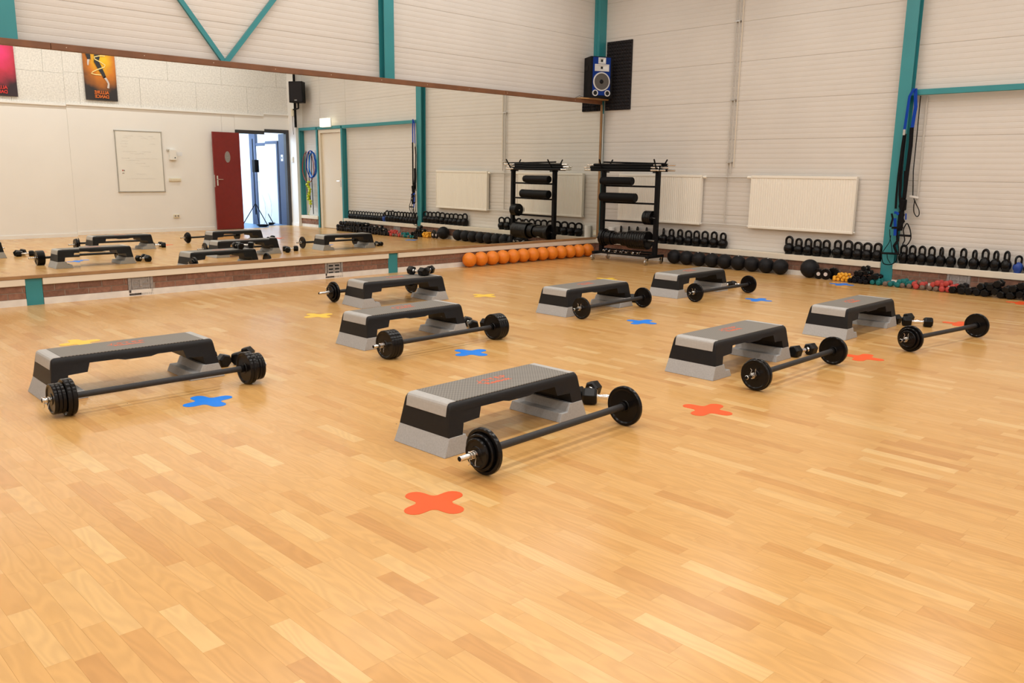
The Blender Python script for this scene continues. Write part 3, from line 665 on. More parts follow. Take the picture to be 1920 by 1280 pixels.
# ------------------------------------------------------------------ floor crosses
def cross_mesh():
    import math as mth
    pts = []; r = .042; Lc = .105; f = .030
    for q in range(4):
        a0 = q * PI / 2; c, s = math.cos(a0), math.sin(a0)
        loc = []
        for k in range(9):
            a = -PI / 2 + PI * k / 8; loc.append((Lc + r * math.cos(a), r * math.sin(a)))
        cxx = r + f
        for k in range(1, 5):
            a = -PI / 2 - (PI / 2) * k / 5; loc.append((cxx + f * math.cos(a), cxx + f * math.sin(a)))
        pts += [(x * c - y * s, x * s + y * c) for x, y in loc]
    return pts
cp = cross_mesh()
CR_ = [('red', 6.307, -8.346), ('red', 6.293, -6.373), ('red', 6.288, -4.326), ('red', 6.264, -2.226), ('red', 6.252, -0.324),
       ('blue', 4.296, -8.346), ('blue', 4.297, -6.366), ('blue', 4.325, -4.368), ('blue', 4.311, -2.323), ('blue', 4.309, -0.346),
       ('yellow', 2.215, -6.352), ('yellow', 2.244, -4.353), ('yellow', 2.162, -2.21), ('yellow', 2.117, -8.33)]
CL = ['red floor cross nearest the viewer, in front of the front barbell', 'red floor cross right of the far end of the front barbell', 'red floor cross behind the barbell of the right row',
      'red floor cross behind the rightmost barbell', 'red floor cross at the right edge, before the black hex dumbbells',
      'blue floor cross right of the leftmost barbell', 'blue floor cross in front of the four-plate barbell', 'blue floor cross right of the middle barbell', 'blue floor cross right of the farthest barbell',
      'blue floor cross by the back wall, before the yellow dumbbells', 'yellow floor cross left of the four-plate step', 'yellow floor cross between the rows, before the orange balls',
      'yellow floor cross just behind the middle step', 'yellow floor cross behind the leftmost step']
for (col, x, y), lb in zip(CR_, CL):
    m_ = MB(); m_.prism(cp, 'z', 0, .0012); o = m_.build('floor_cross', col + '_mark'); o.location = (x, y, .0002); o.rotation_euler = (0, 0, math.radians(6))
    tag(o, lb, 'floor marker', 'coloured crosses stuck on the floor')

# ------------------------------------------------------------------ balls
def ball_thing(name, m, r, loc, label, group, cat='ball', seam=True, valve=True):
    t = thing(name, label, cat, loc, random.uniform(0, 6), group)
    m_ = MB()
    # ball with shallow moulded grooves
    prof = []; n = 18
    for k in range(n + 1):
        a = PI * k / n; rr = r * (0.985 if (k in (5, 9, 13)) else 1.0); prof.append((rr * math.sin(a), r - rr * math.cos(a)))
    prof[0] = (0, 0); prof[-1] = (0, 2 * r); m_.lathe(prof, (0, 0, 0), (0, 0, 1), 28); bd_ = m_.build('ball_body', m, t, smooth=60)
    if valve: m_ = MB(); m_.lathe([(.008, 0), (.008, .001), (0, .0015)], (r * .35, 0, r + r * .938), (.35, 0, .94), 10); m_.build('valve', 'white' if m == 'black_ball' else 'matt_black', bd_)
    return t
oy = [-2.677, -2.465, -2.25, -2.045, -1.84, -1.637, -1.432, -1.228, -1.022, -0.818, -0.614, -0.408, -0.19]
for k, y in enumerate(oy):
    ball_thing('medicine_ball', 'orange_ball', .1005, (.112, y, 0), 'orange medicine ball, %s from the left in the row under the mirror' % ORD[k], 'orange medicine balls along the mirror wall')
bx = [1.612 + .2115 * k for k in range(9)]
for k, x in enumerate(bx):
    ball_thing('medicine_ball', 'black_ball', .103, (x, .012 + (0.0 if k % 2 else -.004), 0), 'black medicine ball, %s from the left in the row against the back wall' % ORD[k], 'black medicine balls along the back wall')
ball_thing('medicine_ball', 'black_ball', .118, (3.72, -.005, 0), 'larger single black ball beside the small plates and yellow dumbbells', None)
bpy.data.objects[-1] if False else None

# small discs leaning by the wall
for k, (x, y, r, lb) in enumerate(((3.868, -.05, .066, 'small black plate with pale hub ring leaning on the big black ball'), (3.965, -.055, .070, 'small black plate with pale hub ring next to the yellow dumbbells'), (4.03, .02, .078, 'larger black plate standing behind the two small ringed plates'))):
    t = thing('small_weight_plate', lb, 'weight plate', (x, y, r), 0.12, 'small plates on edge by the back wall')
    m_ = MB(); m_.lathe([(.012, -.012), (r * .9, -.012), (r, -.006), (r, .006), (r * .9, .012), (.012, .012)], (0, 0, 0), (0, 1, 0), 28); m_.build('disc', 'iron', t, smooth=35)
    if k < 2:
        m_ = MB(); m_.lathe([(.012, .0), (.024, .0), (.024, .004), (.012, .004)], (0, -.0165, 0), (0, 1, 0), 20); m_.build('hub_ring', 'print_pale', t, smooth=35)
        m_ = MB(); m_.lathe([(.011, 0), (0, .001)], (0, -.0135, 0), (0, -1, 0), 12); m_.build('hub_hole', 'rail', t)

# ------------------------------------------------------------------ kettlebells
def make_kb(name, m):
    t = thing(name, 'x', 'kettlebell')
    r = .074; m_ = MB()
    prof = [(0, 0), (.05, 0), (.053, .003)]
    for k in range(3, 12):
        a = PI * k / 13; prof.append((r * math.sin(a) * 1.0, .074 - r * math.cos(a)))
    prof.append((0, .150)); m_.lathe(prof, (0, 0, 0), (0, 0, 1), 24); m_.build('bell', m, t, smooth=60)
    pts = [(-.046, 0, .112), (-.053, 0, .15), (-.054, 0, .18)] + [(.054 * math.cos(PI - PI * k / 8), 0, .185 + .043 * math.sin(PI * k / 8)) for k in range(0, 9)] + [(.054, 0, .18), (.053, 0, .15), (.046, 0, .112)]
    m_ = MB(); m_.tube(pts, .0165, 10); m_.build('handle', m, t, smooth=70)
    return t
kb0 = make_kb('kettlebell', 'iron'); first = True
def kb(x, rz, sc, lb, gr, wd=None, src=None):
    global first
    s_ = src or kb0
    if s_ is kb0 and first:
        kb0.location = (x, .185, .2645); kb0.rotation_euler = (0, 0, rz); kb0.scale = (wd or sc, wd or sc, sc); kb0['label'] = lb; kb0['group'] = gr; first = False; return kb0
    o = dup(s_, (x, .185, .2645), (0, 0, rz), lb, gr); o.scale = (wd or sc, wd or sc, sc); return o
A = [.466, .624, .789, .961, 1.121, 1.278, 1.422, 1.574, 1.722, 1.86, 2.004, 2.155, 2.303]
for k, x in enumerate(A): kb(x, (random.uniform(-.35, -.05) if k > 5 else random.uniform(-1.1, -.8)), .92 + .04 * random.random(), 'black kettlebell, %s from the left on the sill under the left radiator' % ORD[k], 'kettlebells on the sill by the rack', .94)
B_ = [3.311, 3.448, 3.582, 3.707, 3.829, 3.979, 4.117, 4.241, 4.362, 4.49]
for k, x in enumerate(B_): kb(x, random.uniform(-.4, -.15), [1.02, .93, .96, .94, .94, .97, 1.0, .95, .95, .97][k] * .97, 'black kettlebell, %s from the left on the sill left of the strap column' % ORD[k], 'kettlebells left of the strap column', .93)
D_ = [4.802, 4.904, 5.016, 5.126, 5.233, 5.346, 5.474, 5.593, 5.705, 5.815, 5.925]
for k, x in enumerate(D_): kb(x, -[.35, .4, .4, .45, .9, .7, .6, .85, .5, .8, .75][k], [.94, .94, .94, .94, .94, .94, .96, .92, 1.0, .95, .97][k], 'black kettlebell, %s from the left on the sill right of the strap column' % ORD[k], 'kettlebells right of the strap column', .77)
kbb = make_kb('kettlebell', 'blue_bell'); kbb.location = (6.045, .185, .2645); kbb.rotation_euler = (0, 0, .95); kbb.scale = (.70, .70, .80)
kbb.children[1].data.materials[0] = M['iron']; kbb.children[0]['label'] = 'blue coated bell'
tag(kbb, 'small kettlebell with a blue body near the right end of the sill', 'kettlebell')
x = 6.15
for k in range(13):
    kb(x, -.5 + random.uniform(-.2, .2), .74, 'small black kettlebell, %s beyond the blue one, seen in the mirror' % ORD[k], 'small kettlebells beyond the blue one', .68); x += .108

# ------------------------------------------------------------------ dumbbell piles along the wall
def make_vdb(name, m, r, ln, hexa, handle):
    t = thing(name, 'x', 'dumbbell')
    hl = ln * .3
    for s in (-1, 1):
        m_ = MB()
        if hexa: m_.lathe([(r * .82, 0), (r, .01), (r, hl - .01), (r * .82, hl)], (0, s * (ln / 2 - hl), 0), (0, s, 0), 6)
        else: m_.lathe([(r * .5, 0), (r * .92, hl * .12), (r, hl * .35), (r, hl * .65), (r * .85, hl * .9), (r * .5, hl), (0, hl)], (0, s * (ln / 2 - hl), 0), (0, s, 0), 12)
        m_.build('head', m, t, smooth=None if hexa else 50, bevel=0.002 if hexa else 0)
    m_ = MB(); m_.lathe([(r * .38, -ln * .21), (r * .42, 0), (r * .38, ln * .21)], (0, 0, 0), (0, 1, 0), 10); m_.build('handle', handle, t, smooth=50)
    t.location = (0, 0, -5)
    return t
PIL = {
 'yellow': ([(4.142, .009), (4.193, .01), (4.244, .007), (4.095, .047), (4.163, .061), (4.215, .05), (4.258, .046), (4.29, .057), (4.135, .084), (4.186, .085), (4.237, .085), (4.095, .01)], .022, .105, False, 'yellow_db', 'small yellow dumbbell in the pile between the ringed plates and the black dumbbells', 'yellow dumbbells piled by the back wall'),
 'black': ([(4.302, .017), (4.362, .007), (4.432, .014), (4.502, .017), (4.332, .061), (4.398, .064), (4.468, .066), (4.533, .073), (4.359, .122), (4.426, .124), (4.49, .138), (4.45, .187), (4.567, .101), (4.616, .097)], .034, .16, True, 'rubber', 'black dumbbell in the pyramid left of the strap column', 'black dumbbells in the pyramid pile'),
 'teal': ([(4.567, .015), (4.648, .007), (4.635, .059), (4.783, .009), (4.854, .005), (4.887, .068), (4.932, .076), (4.966, .052), (4.877, .011), (5.01, .065)], .031, .13, False, 'teal_db', 'teal coated dumbbell in the row at the foot of the strap column', 'teal dumbbells by the back wall'),
 'brown': ([(4.735, .016), (4.932, .005), (5.008, .013), (5.122, .084), (5.162, .018), (5.233, .014), (5.31, .018)], .030, .13, False, 'brown_db', 'brown-grey dumbbell among the teal and coral ones by the back wall', 'brown-grey dumbbells by the back wall'),
 'coral': ([(5.085, .014), (5.148, .064), (5.056, .061), (5.271, .072), (5.32, .096), (5.364, .076), (5.412, .10), (5.379, .018), (5.44, .024), (5.49, .069)], .033, .14, False, 'red_db', 'coral red coated dumbbell in the pile under the back wall vent', 'coral dumbbells by the back wall'),
 'hex': ([(5.50, .015), (5.575, .073), (5.588, .021), (5.668, .04), (5.745, .042), (5.791, .105), (5.835, .018), (5.865, .11), (5.925, .069), (5.941, .15), (6.0, .02), (6.025, .09), (6.102, .114), (6.085, .024), (6.16, .06), (6.18, .15), (6.24, .02), (6.26, .10)], .045, .19, True, 'rubber', 'glossy black hex dumbbell in the long pile right of the back wall vent', 'black hex dumbbells at the right end')}
extra = []
x = 6.34
while x < 7.5:
    extra.append((x, .02)); extra.append((x + .045, .10))
    if 6.5 < x < 7.45: extra.append((x, .175))
    x += .095
for key, (pts, r, ln, hexa, mm, lb, gr) in PIL.items():
    src = make_vdb('dumbbell' if not hexa else 'hex_dumbbell', mm, r, ln, hexa, 'chrome' if hexa else mm)
    pts = list(pts)
    if key == 'hex': pts = pts + extra
    for k, (x, z) in enumerate(pts):
        zz = max(z, r + .001) if not hexa else max(z, r * .9)
        y = -.045 + random.uniform(-.012, .012) + (.02 if z > .05 else 0); rot = (0, random.uniform(0, 1), random.uniform(-.12, .12))
        l_, g_ = lb, gr
        if key == 'hex' and k >= 18: l_, g_ = 'black hex dumbbell in the heap beyond the right edge, seen in the mirror', 'black hex dumbbells seen in the mirror'
        if k == 0:
            src.location = (x, y, zz); src.rotation_euler = rot; src['label'] = l_; src['group'] = g_
        else: dup(src, (x, y, zz), rot, l_, g_)

# ------------------------------------------------------------------ weight rack by the corner
RX, RY, RA = 1.01, -.335, .03
rk = thing('weight_rack', 'tall black wheeled rack in the corner holding bars, rollers and plates', 'rack', (RX, RY, 0), RA)
PX = .487
for s in (-1, 1):
    MB().box(s * PX - .030, -.030, .13, s * PX + .030, .030, 1.35).build('upright', 'matt_black', rk, bevel=0.004)
    MB().box(s * PX - .028, -.20, .095, s * PX + .028, .20, .135).build('foot', 'matt_black', rk, bevel=0.004)
    for fy in (-.19, .19):
        c = MB(); c.lathe([(.012, -.013), (.040, -.012), (.042, 0), (.040, .012), (.012, .013)], (s * PX, fy - .02, .042), (1, 0, 0), 20)
        c2 = c; c = MB(); c.box(s * PX - .017, fy - .03, .036, s * PX - .013, fy + .012, .094); c.box(s * PX + .013, fy - .03, .036, s * PX + .017, fy + .012, .094); c.box(s * PX - .022, fy - .028, .088, s * PX + .022, fy + .022, .0945)
        fk = c.build('caster_fork', 'chrome', rk); c2.build('caster_wheel', 'steel', fk, smooth=40)
    for z, ln, dy in ((1.335, .20, -.1), (1.335, .14, .12)):
        h = MB(); h.cyl((s * PX, dy * .3, z - .03), (s * PX + .02, dy * 1.5, z + .155), .011, 8); h.build('hook', 'matt_black', rk)
for z in (1.108, .865, .592, .165):
    MB().box(-PX + .031, -.011, z - .013, PX - .031, .011, z + .013).build('cross_rail', 'matt_black', rk)
MB().box(-PX, -.15, .108, PX, -.11, .130).build('cross_rail', 'matt_black', rk)
MB().box(-PX, .11, .108, PX, .15, .130).build('cross_rail', 'matt_black', rk)
MB().box(-PX, -.07, 1.30, -PX + .05, .07, 1.318).build('bar_cradle', 'matt_black', rk)
MB().box(PX - .05, -.07, 1.30, PX, .07, 1.318).build('bar_cradle', 'matt_black', rk)
def W2(x, y, z): c, s = math.cos(RA), math.sin(RA); return (RX + x * c - y * s, RY + x * s + y * c, z)
# bars lying on top
for k, (dx, dy, dz, ln, lb) in enumerate(((-.14, -.066, 1.3395, 1.34, 'lowest front'), (-.10, -.022, 1.3395, 1.42, 'lowest second'), (-.13, .022, 1.3395, 1.34, 'lowest third'), (-.02, .066, 1.3395, 1.50, 'lowest rear'),
                                          (-.16, -.044, 1.376, 1.36, 'middle front'), (-.08, .0, 1.376, 1.46, 'middle centre'), (-.14, .044, 1.376, 1.36, 'middle rear'), (-.12, -.022, 1.4125, 1.34, 'top front'), (.0, .022, 1.4125, 1.50, 'top rear'))):
    t = thing('exercise_bar', 'black padded exercise bar, %s one of the bundle on the rack' % lb, 'bar', W2(dx, dy, dz), RA + random.uniform(-.012, .012), 'exercise bars bundled on the rack')
    m_ = MB(); m_.cyl((-ln / 2 + .13, 0, 0), (ln / 2 - .13, 0, 0), .0205, 14); m_.build('padded_grip', 'matt_black', t, smooth=40)
    for s in (-1, 1):
        m_ = MB(); m_.lathe([(.014, 0), (.014, .128), (.012, .13), (0, .13)], (s * (ln / 2 - .13), 0, 0), (s, 0, 0), 12); m_.build('chrome_end', 'chrome', t, smooth=40)
m_ = MB(); m_.obox((0, 0, 0), (1, 0, .0), (0, 1, 0), (0, 0, 1), .012, .004, .012)
t = thing('exercise_bar', 'loose thin black bar lying tilted on top of the rack bundle', 'bar', W2(-.05, -.0, 1.444), RA, 'exercise bars bundled on the rack'); t.rotation_euler = (0, .02, RA)
m_ = MB(); m_.cyl((-.45, 0, 0), (.66, 0, 0), .012, 10); m_.build('rod', 'matt_black', t, smooth=40)
# rollers on the two upper rails
for k, (z, x0, x1, r, rib, lb) in enumerate(((1.181, -.455, .11, .058, False, 'smooth black foam roller on the upper rail of the rack'), (.945, -.455, .175, .066, True, 'ribbed black foam roller on the second rail of the rack'))):
    t = thing('foam_roller', lb, 'foam roller', W2(0, -.092, z), RA)
    prof = [(r * .45, x0)]; nn = 34
    prof.append((r * .93, x0)); 
    for q in range(nn + 1): prof.append((r * (0.965 if rib and q % 2 else 1.0), x0 + .008 + (x1 - x0 - .016) * q / nn))
    prof += [(r * .93, x1), (r * .45, x1)]
    m_ = MB(); m_.lathe(prof, (0, 0, 0), (1, 0, 0), 26); m_.build('roller_body', 'matt_black', t, smooth=50)
    m_ = MB(); m_.lathe([(r * .44, x0 + .01), (r * .44, x1 - .004)], (0, 0, 0), (1, 0, 0), 16); m_.build('core', 'dark', t)
    for sx in (-.3, .05): MB().box(sx, .0, -r - .02, sx + .02, .10, -r - .006).build('rail_hook', 'matt_black', t)
# discs on the rail and at the bottom
def disc(x, z, r, th, lb, gr, yoff=0.0):
    t = thing('weight_plate', lb, 'weight plate', W2(x, -.02 + yoff, z), RA, gr)
    h = th / 2; prof = [(.014, -h), (.03, -h), (.033, -h * .5), (r * .82, -h * .5), (r * .87, -h), (r - .003, -h), (r, -h * .5), (r, h * .5), (r - .003, h), (r * .87, h), (r * .82, h * .5), (.033, h * .5), (.03, h), (.014, h)]
    m_ = MB(); m_.lathe(prof, (0, 0, 0), (1, 0, 0), 32); m_.build('disc', 'iron', t, smooth=35)
MB().cyl((.30, -.02, .665), (PX, -.02, .665), .012, 12).build('plate_peg', 'steel', rk)
MB().cyl((-PX, -.02, .34), (PX, -.02, .34), .014, 12).build('plate_peg', 'steel', rk)
for k in range(5): disc(.325 + k * .027, .667, .102, .026, 'black weight plate, %s from the left on the rack middle rail' % ORD[k], 'plates on the rack middle rail')
xx = -.455; k = 0
for r, th, n in ((.132, .030, 2), (.120, .028, 1), (.108, .028, 4), (.094, .026, 2), (.086, .042, 3), (.106, .042, 3), (.134, .042, 8)):
    for q in range(n):
        disc(xx + th / 2, .34, r, th - .002, 'black weight plate, %s from the left at the bottom of the rack' % ORD[k], 'plates along the bottom of the rack'); xx += th; k += 1
# loose clips on the base
for k in range(7):
    m_ = MB(); c0 = W2(-.33 + k * .105, -.14 + random.uniform(-.01, .01), .132)
    m_.tube([(.0165 * math.cos(q * .55), .0014 * q - .01, .019 + .0165 * math.sin(q * .55)) for q in range(22)], .0025, 6); m_.tube([(.012, -.01, .03), (.03, -.012, .045)], .0025, 6)
    o = m_.build('spring_clip', 'chrome', smooth=60); o.location = c0; o.rotation_euler = (0, 0, random.uniform(0, 3)); tag(o, 'chrome spring clip lying on the base rail of the rack', 'clip', 'spring clips on the rack base')

pr = thing('paper_roll', 'white paper roll standing on the sill in the corner behind the rack', 'paper roll', (.27, .19, .2645))
m_ = MB(); m_.lathe([(.02, 0), (.052, 0), (.052, .19), (.02, .19)], (0, 0, 0), (0, 0, 1), 24); m_.build('roll', 'paper', pr, smooth=40)
t = thing('wall_socket', 'ivory double socket on the back wall in the corner by the mirror', 'socket', (.13, YW, .30))
MB().box(-.05, -.03, 0, .05, -.001, .08).build('socket_box', 'ivory', t, bevel=0.004); m_ = MB(); [m_.lathe([(.018, 0), (.018, .002), (.014, .002)], (sx, -.03, .04), (0, -1, 0), 14) for sx in (-.024, .024)]; m_.build('socket_face', 'white', t)

# ------------------------------------------------------------------ loudspeaker and foam in the corner
sh = MB(); sh.add([(-.115, -.34, 2.3955), (.04, -.36, 2.3955), (.14, -.06, 2.3955), (.12, YW - .06, 2.3955), (.03, YW - .06, 2.3955), (-.115, YW - .06, 2.3955),
                   (-.115, -.34, 2.413), (.04, -.36, 2.413), (.14, -.06, 2.413), (.12, YW - .06, 2.413), (.03, YW - .06, 2.413), (-.115, YW - .06, 2.413)],
                  [(5, 4, 3, 2, 1, 0), (6, 7, 8, 9, 10, 11)] + [(k, (k + 1) % 6, 6 + (k + 1) % 6, 6 + k) for k in range(6)])
tag(sh.build('corner_shelf', 'shelfwood'), 'thin pine shelf in the corner carrying the blue-fronted loudspeaker', 'shelf')
sp = thing('loudspeaker', 'tall black loudspeaker with blue front and silver rings in the corner', 'loudspeaker', (.085, -.05, 2.4135), math.radians(64))
m_ = MB(); w_, d_, H = .180, .145, .60
m_.prism([(-w_, -d_), (w_, -d_), (w_ * .9, d_), (-w_ * .9, d_)], 'z', 0, H); m_.build('cabinet', 'matt_black', sp, bevel=0.006)
fy = -d_
m_ = MB(); m_.prism([(-.145, .035), (.145, .035), (.145, H - .012), (-.145, H - .012)], 'y', fy - .006, fy); m_.build('front_panel', 'spkblue', sp, bevel=0.002)
def ringpart(name, x, z, r0, r1, m, depth=.012):
    q = MB(); q.lathe([(r0, -.002), (r0, depth), (r1 * .97, depth), (r1, depth * .6), (r1, -.002)], (x, fy - .006, z), (0, -1, 0), 32); return q.build(name, m, sp, smooth=40)
ringpart('woofer_ring', 0, .235, .120, .138, 'silver')
m_ = MB(); m_.lathe([(.122, .006), (.118, .008), (.108, .004), (.045, -.002), (.034, .0), (.02, .008), (0, .011)], (0, fy - .004, .235), (0, -1, 0), 32); m_.build('woofer_cone', 'cone', sp, smooth=60)
m_ = MB(); m_.lathe([(.034, .001), (.030, .010), (0, .014)], (0, fy - .004, .235), (0, -1, 0), 20); m_.build('dust_cap', 'matt_black', sp, smooth=60)
for sx in (-.1, .1):
    ringpart('port_ring', sx, .068, .033, .047, 'silver'); m_ = MB(); m_.lathe([(.034, 0), (0, .0005)], (sx, fy - .0065, .068), (0, -1, 0), 20); m_.build('port', 'dark', sp)
def horn(x0, x1, z0, z1):
    q = MB(); t_ = .017; y0, y1 = fy - .016, fy - .006
    q.box(x0, y0, z0, x1, y1, z0 + t_); q.box(x0, y0, z1 - t_, x1, y1, z1); q.box(x0, y0, z0 + t_, x0 + t_, y1, z1 - t_); q.box(x1 - t_, y0, z0 + t_, x1, y1, z1 - t_)
    q.build('horn_frame', 'silver', sp, bevel=0.002)
    q = MB(); xm = (x0 + x1) / 2; zm = (z0 + z1) / 2
    q.add([(x0 + t_, y0 + .002, z0 + t_), (x1 - t_, y0 + .002, z0 + t_), (x1 - t_, y0 + .002, z1 - t_), (x0 + t_, y0 + .002, z1 - t_), (xm - .018, y1 - .0005, zm - .018), (xm + .018, y1 - .0005, zm - .018), (xm + .018, y1 - .0005, zm + .018), (xm - .018, y1 - .0005, zm + .018)],
          [(0, 1, 5, 4), (1, 2, 6, 5), (2, 3, 7, 6), (3, 0, 4, 7)], 0); q.add([(xm - .018, y1 - .0007, zm - .018), (xm + .018, y1 - .0007, zm - .018), (xm + .018, y1 - .0007, zm + .018), (xm - .018, y1 - .0007, zm + .018)], [(0, 1, 2, 3)], 1)
    q.build('horn_throat', ['silver', 'dark'], sp)
horn(-.118, .118, .385, .487); horn(-.062, .062, .492, .583)
m_ = MB(); m_.prism([(-.03, .40), (.06, .40), (.06, .47), (-.03, .47)], 'x', -w_ * .95 - .008, -w_ * .90); m_.build('side_handle', 'dark', sp)
tag(MB().tube([(-.05, -.14, 2.42), (-.09, -.26, 2.45), (-.105, -.34, 2.41), (-.11, -.52, 2.403)], .003, 6).build('speaker_cable', 'matt_black', smooth=60), 'thin black cable curling from the loudspeaker along the mirror rail', 'cable')
# acoustic foam panel with pyramids
fm = MB(); x0, x1, z0, z1 = .025, .512, 2.252, 3.272; nx, nz = 10, 20
fm.box(x0, YW - .022, z0, x1, YW - .002, z1)
for i in range(nx):
    for j in range(nz):
        a, b = x0 + (x1 - x0) * i / nx, x0 + (x1 - x0) * (i + 1) / nx; c, d = z0 + (z1 - z0) * j / nz, z0 + (z1 - z0) * (j + 1) / nz
        fm.add([(a, YW - .0222, c), (b, YW - .0222, c), (b, YW - .0222, d), (a, YW - .0222, d), ((a + b) / 2, YW - .05, (c + d) / 2)], [(0, 1, 4), (1, 2, 4), (2, 3, 4), (3, 0, 4)])
tag(fm.build('acoustic_foam_panel', 'foam'), 'black pyramid acoustic foam panel on the back wall behind the loudspeaker', 'foam panel')

# ------------------------------------------------------------------ suspension straps on the column
def strap(parent, name, pts, y, m, wd=.011, th=.0015):
    P3 = [Vector((p[0], y + .006 * math.sin(i * 1.7), p[1])) for i, p in enumerate(pts)]
    # densify
    Q = []
    for a, b in zip(P3, P3[1:]):
        for k in range(4): Q.append(a.lerp(b, k / 4))
    Q.append(P3[-1])
    q = MB(); q.tube(Q, 0, 8, flat=(wd, th)); o = q.build(name, m, parent, smooth=60); return o
def cord(parent, name, pts, y, m, r=.005, closed=False):
    P3 = [Vector((p[0], y + .008 * math.sin(i * 2.1), p[1])) for i, p in enumerate(pts)]
    q = MB(); Q = []
    for a, b in zip(P3, P3[1:] + ([P3[0]] if closed else [])):
        for k in range(4): Q.append(a.lerp(b, k / 4))
    if not closed: Q.append(P3[-1])
    for _ in range(2):
        n = len(Q); Q = [(Q[i - 1] + Q[i] * 2 + Q[(i + 1) % n]) / 4 if (closed or 0 < i < n - 1) else Q[i] for i in range(n)]
    q.tube(Q, r, 8, closed=closed); return q.build(name, m, parent, smooth=60)
tx = thing('suspension_trainer', 'black and blue suspension straps with foot loops hanging on the teal column', 'straps', (0, 0, 0))
Y1 = .085
strap(tx, 'blue_loop', [(4.766, 2.299), (4.719, 2.215), (4.702, 1.831)], Y1, 'blue_strap', .016)
strap(tx, 'blue_loop', [(4.776, 2.299), (4.796, 2.092), (4.785, 1.853)], Y1 + .01, 'blue_strap', .020)
MB().box(4.690, Y1 - .008, 1.775, 4.716, Y1 + .006, 1.84).build('buckle', 'steel', tx)
strap(tx, 'black_strap', [(4.703, 1.79), (4.692, 1.613), (4.687, 1.301), (4.689, 1.085), (4.692, .918)], Y1, 'strap', .014)
strap(tx, 'black_strap', [(4.71, 1.79), (4.705, 1.613), (4.712, 1.301), (4.722, 1.085), (4.745, .948)], Y1 + .012, 'strap', .017)
strap(tx, 'black_strap', [(4.783, 1.86), (4.789, 1.652), (4.783, 1.302), (4.781, 1.042)], Y1, 'strap', .024)
strap(tx, 'black_strap', [(4.757, 1.363), (4.765, 1.2), (4.775, 1.0), (4.77, .85)], Y1 + .02, 'strap', .02)
MB().box(4.745, Y1 - .02, .90, 4.815, Y1 + .015, 1.03).build('strap_bundle', 'strap', tx, bevel=0.012)
MB().box(4.735, Y1 - .025, .66, 4.80, Y1 + .012, .89).build('strap_bundle', 'strap', tx, bevel=0.014)
strap(tx, 'black_strap', [(4.762, 1.05), (4.745, .948), (4.801, .847), (4.753, .77), (4.798, .698), (4.737, .657), (4.767, .545), (4.727, .476), (4.764, .393)], Y1 - .02, 'strap', .016)
strap(tx, 'black_strap', [(4.793, 1.014), (4.764, .846), (4.818, .774), (4.761, .696), (4.678, .691)], Y1 - .03, 'strap', .013)
strap(tx, 'blue_pad', [(4.692, .875), (4.72, .87), (4.745, .85)], Y1 - .03, 'blue_strap', .015)
strap(tx, 'blue_pad', [(4.708, .806), (4.72, .70), (4.729, .6)], Y1 - .032, 'blue_strap', .017)
strap(tx, 'blue_pad', [(4.826, .867), (4.830, .793)], Y1 - .02, 'blue_strap', .008)
strap(tx, 'black_strap', [(4.664, .86), (4.68, .80), (4.665, .70)], Y1 - .03, 'strap', .012)
cord(tx, 'foot_loop', [(4.846, .766), (4.886, .684), (4.906, .629), (4.911, .573), (4.882, .506), (4.84, .47), (4.818, .501), (4.841, .55), (4.824, .624), (4.809, .68)], Y1 - .01, 'strap', .0065, True)
MB().cyl((4.77, Y1 - .01, .607), (4.904, Y1 - .01, .606), .013, 12).build('handle', 'matt_black', tx, smooth=40)
MB().cyl((4.59, Y1 - .03, .38), (4.793, Y1 - .02, .386), .013, 12).build('handle', 'matt_black', tx, smooth=40)
cord(tx, 'foot_loop', [(4.591, .375), (4.597, .313), (4.627, .248), (4.713, .246), (4.774, .289), (4.784, .376)], Y1 - .03, 'strap', .006)
cord(tx, 'foot_loop', [(4.657, .376), (4.663, .318), (4.711, .265)], Y1 - .03, 'strap', .0045)
cord(tx, 'foot_loop', [(4.68, .60), (4.672, .52), (4.63, .44), (4.595, .38)], Y1 - .03, 'strap', .0045)
cord(tx, 'foot_loop', [(4.661, .671), (4.672, .57), (4.70, .50), (4.72, .39)], Y1 - .035, 'strap', .0045)
cord(tx, 'foot_loop', [(4.747, .563), (4.78, .47), (4.792, .395)], Y1 - .02, 'strap', .006)
tl = thing('hanging_strap', 'thin black strap with a small loop hanging on the wall right of the teal column', 'strap', (0, 0, 0))
strap(tl, 'webbing', [(4.80, 2.225), (4.803, 1.8), (4.807, 1.364), (4.835, 1.062)], Y1 + .12, 'strap', .0055)
cord(tl, 'end_loop', [(4.844, 1.053), (4.861, 1.016), (4.859, .952), (4.866, .878), (4.894, .833), (4.917, .829), (4.932, .853), (4.922, .908), (4.888, .971)], Y1 + .11, 'strap', .0055, True)
strap(tl, 'tag', [(4.80, 1.068), (4.87, 1.058), (4.905, 1.05)], Y1 + .10, 'white', .012)
strap(tl, 'grey_webbing', [(4.865, 2.225), (4.87, 1.6), (4.875, 1.04)], Y1 + .15, 'pipe', .013)

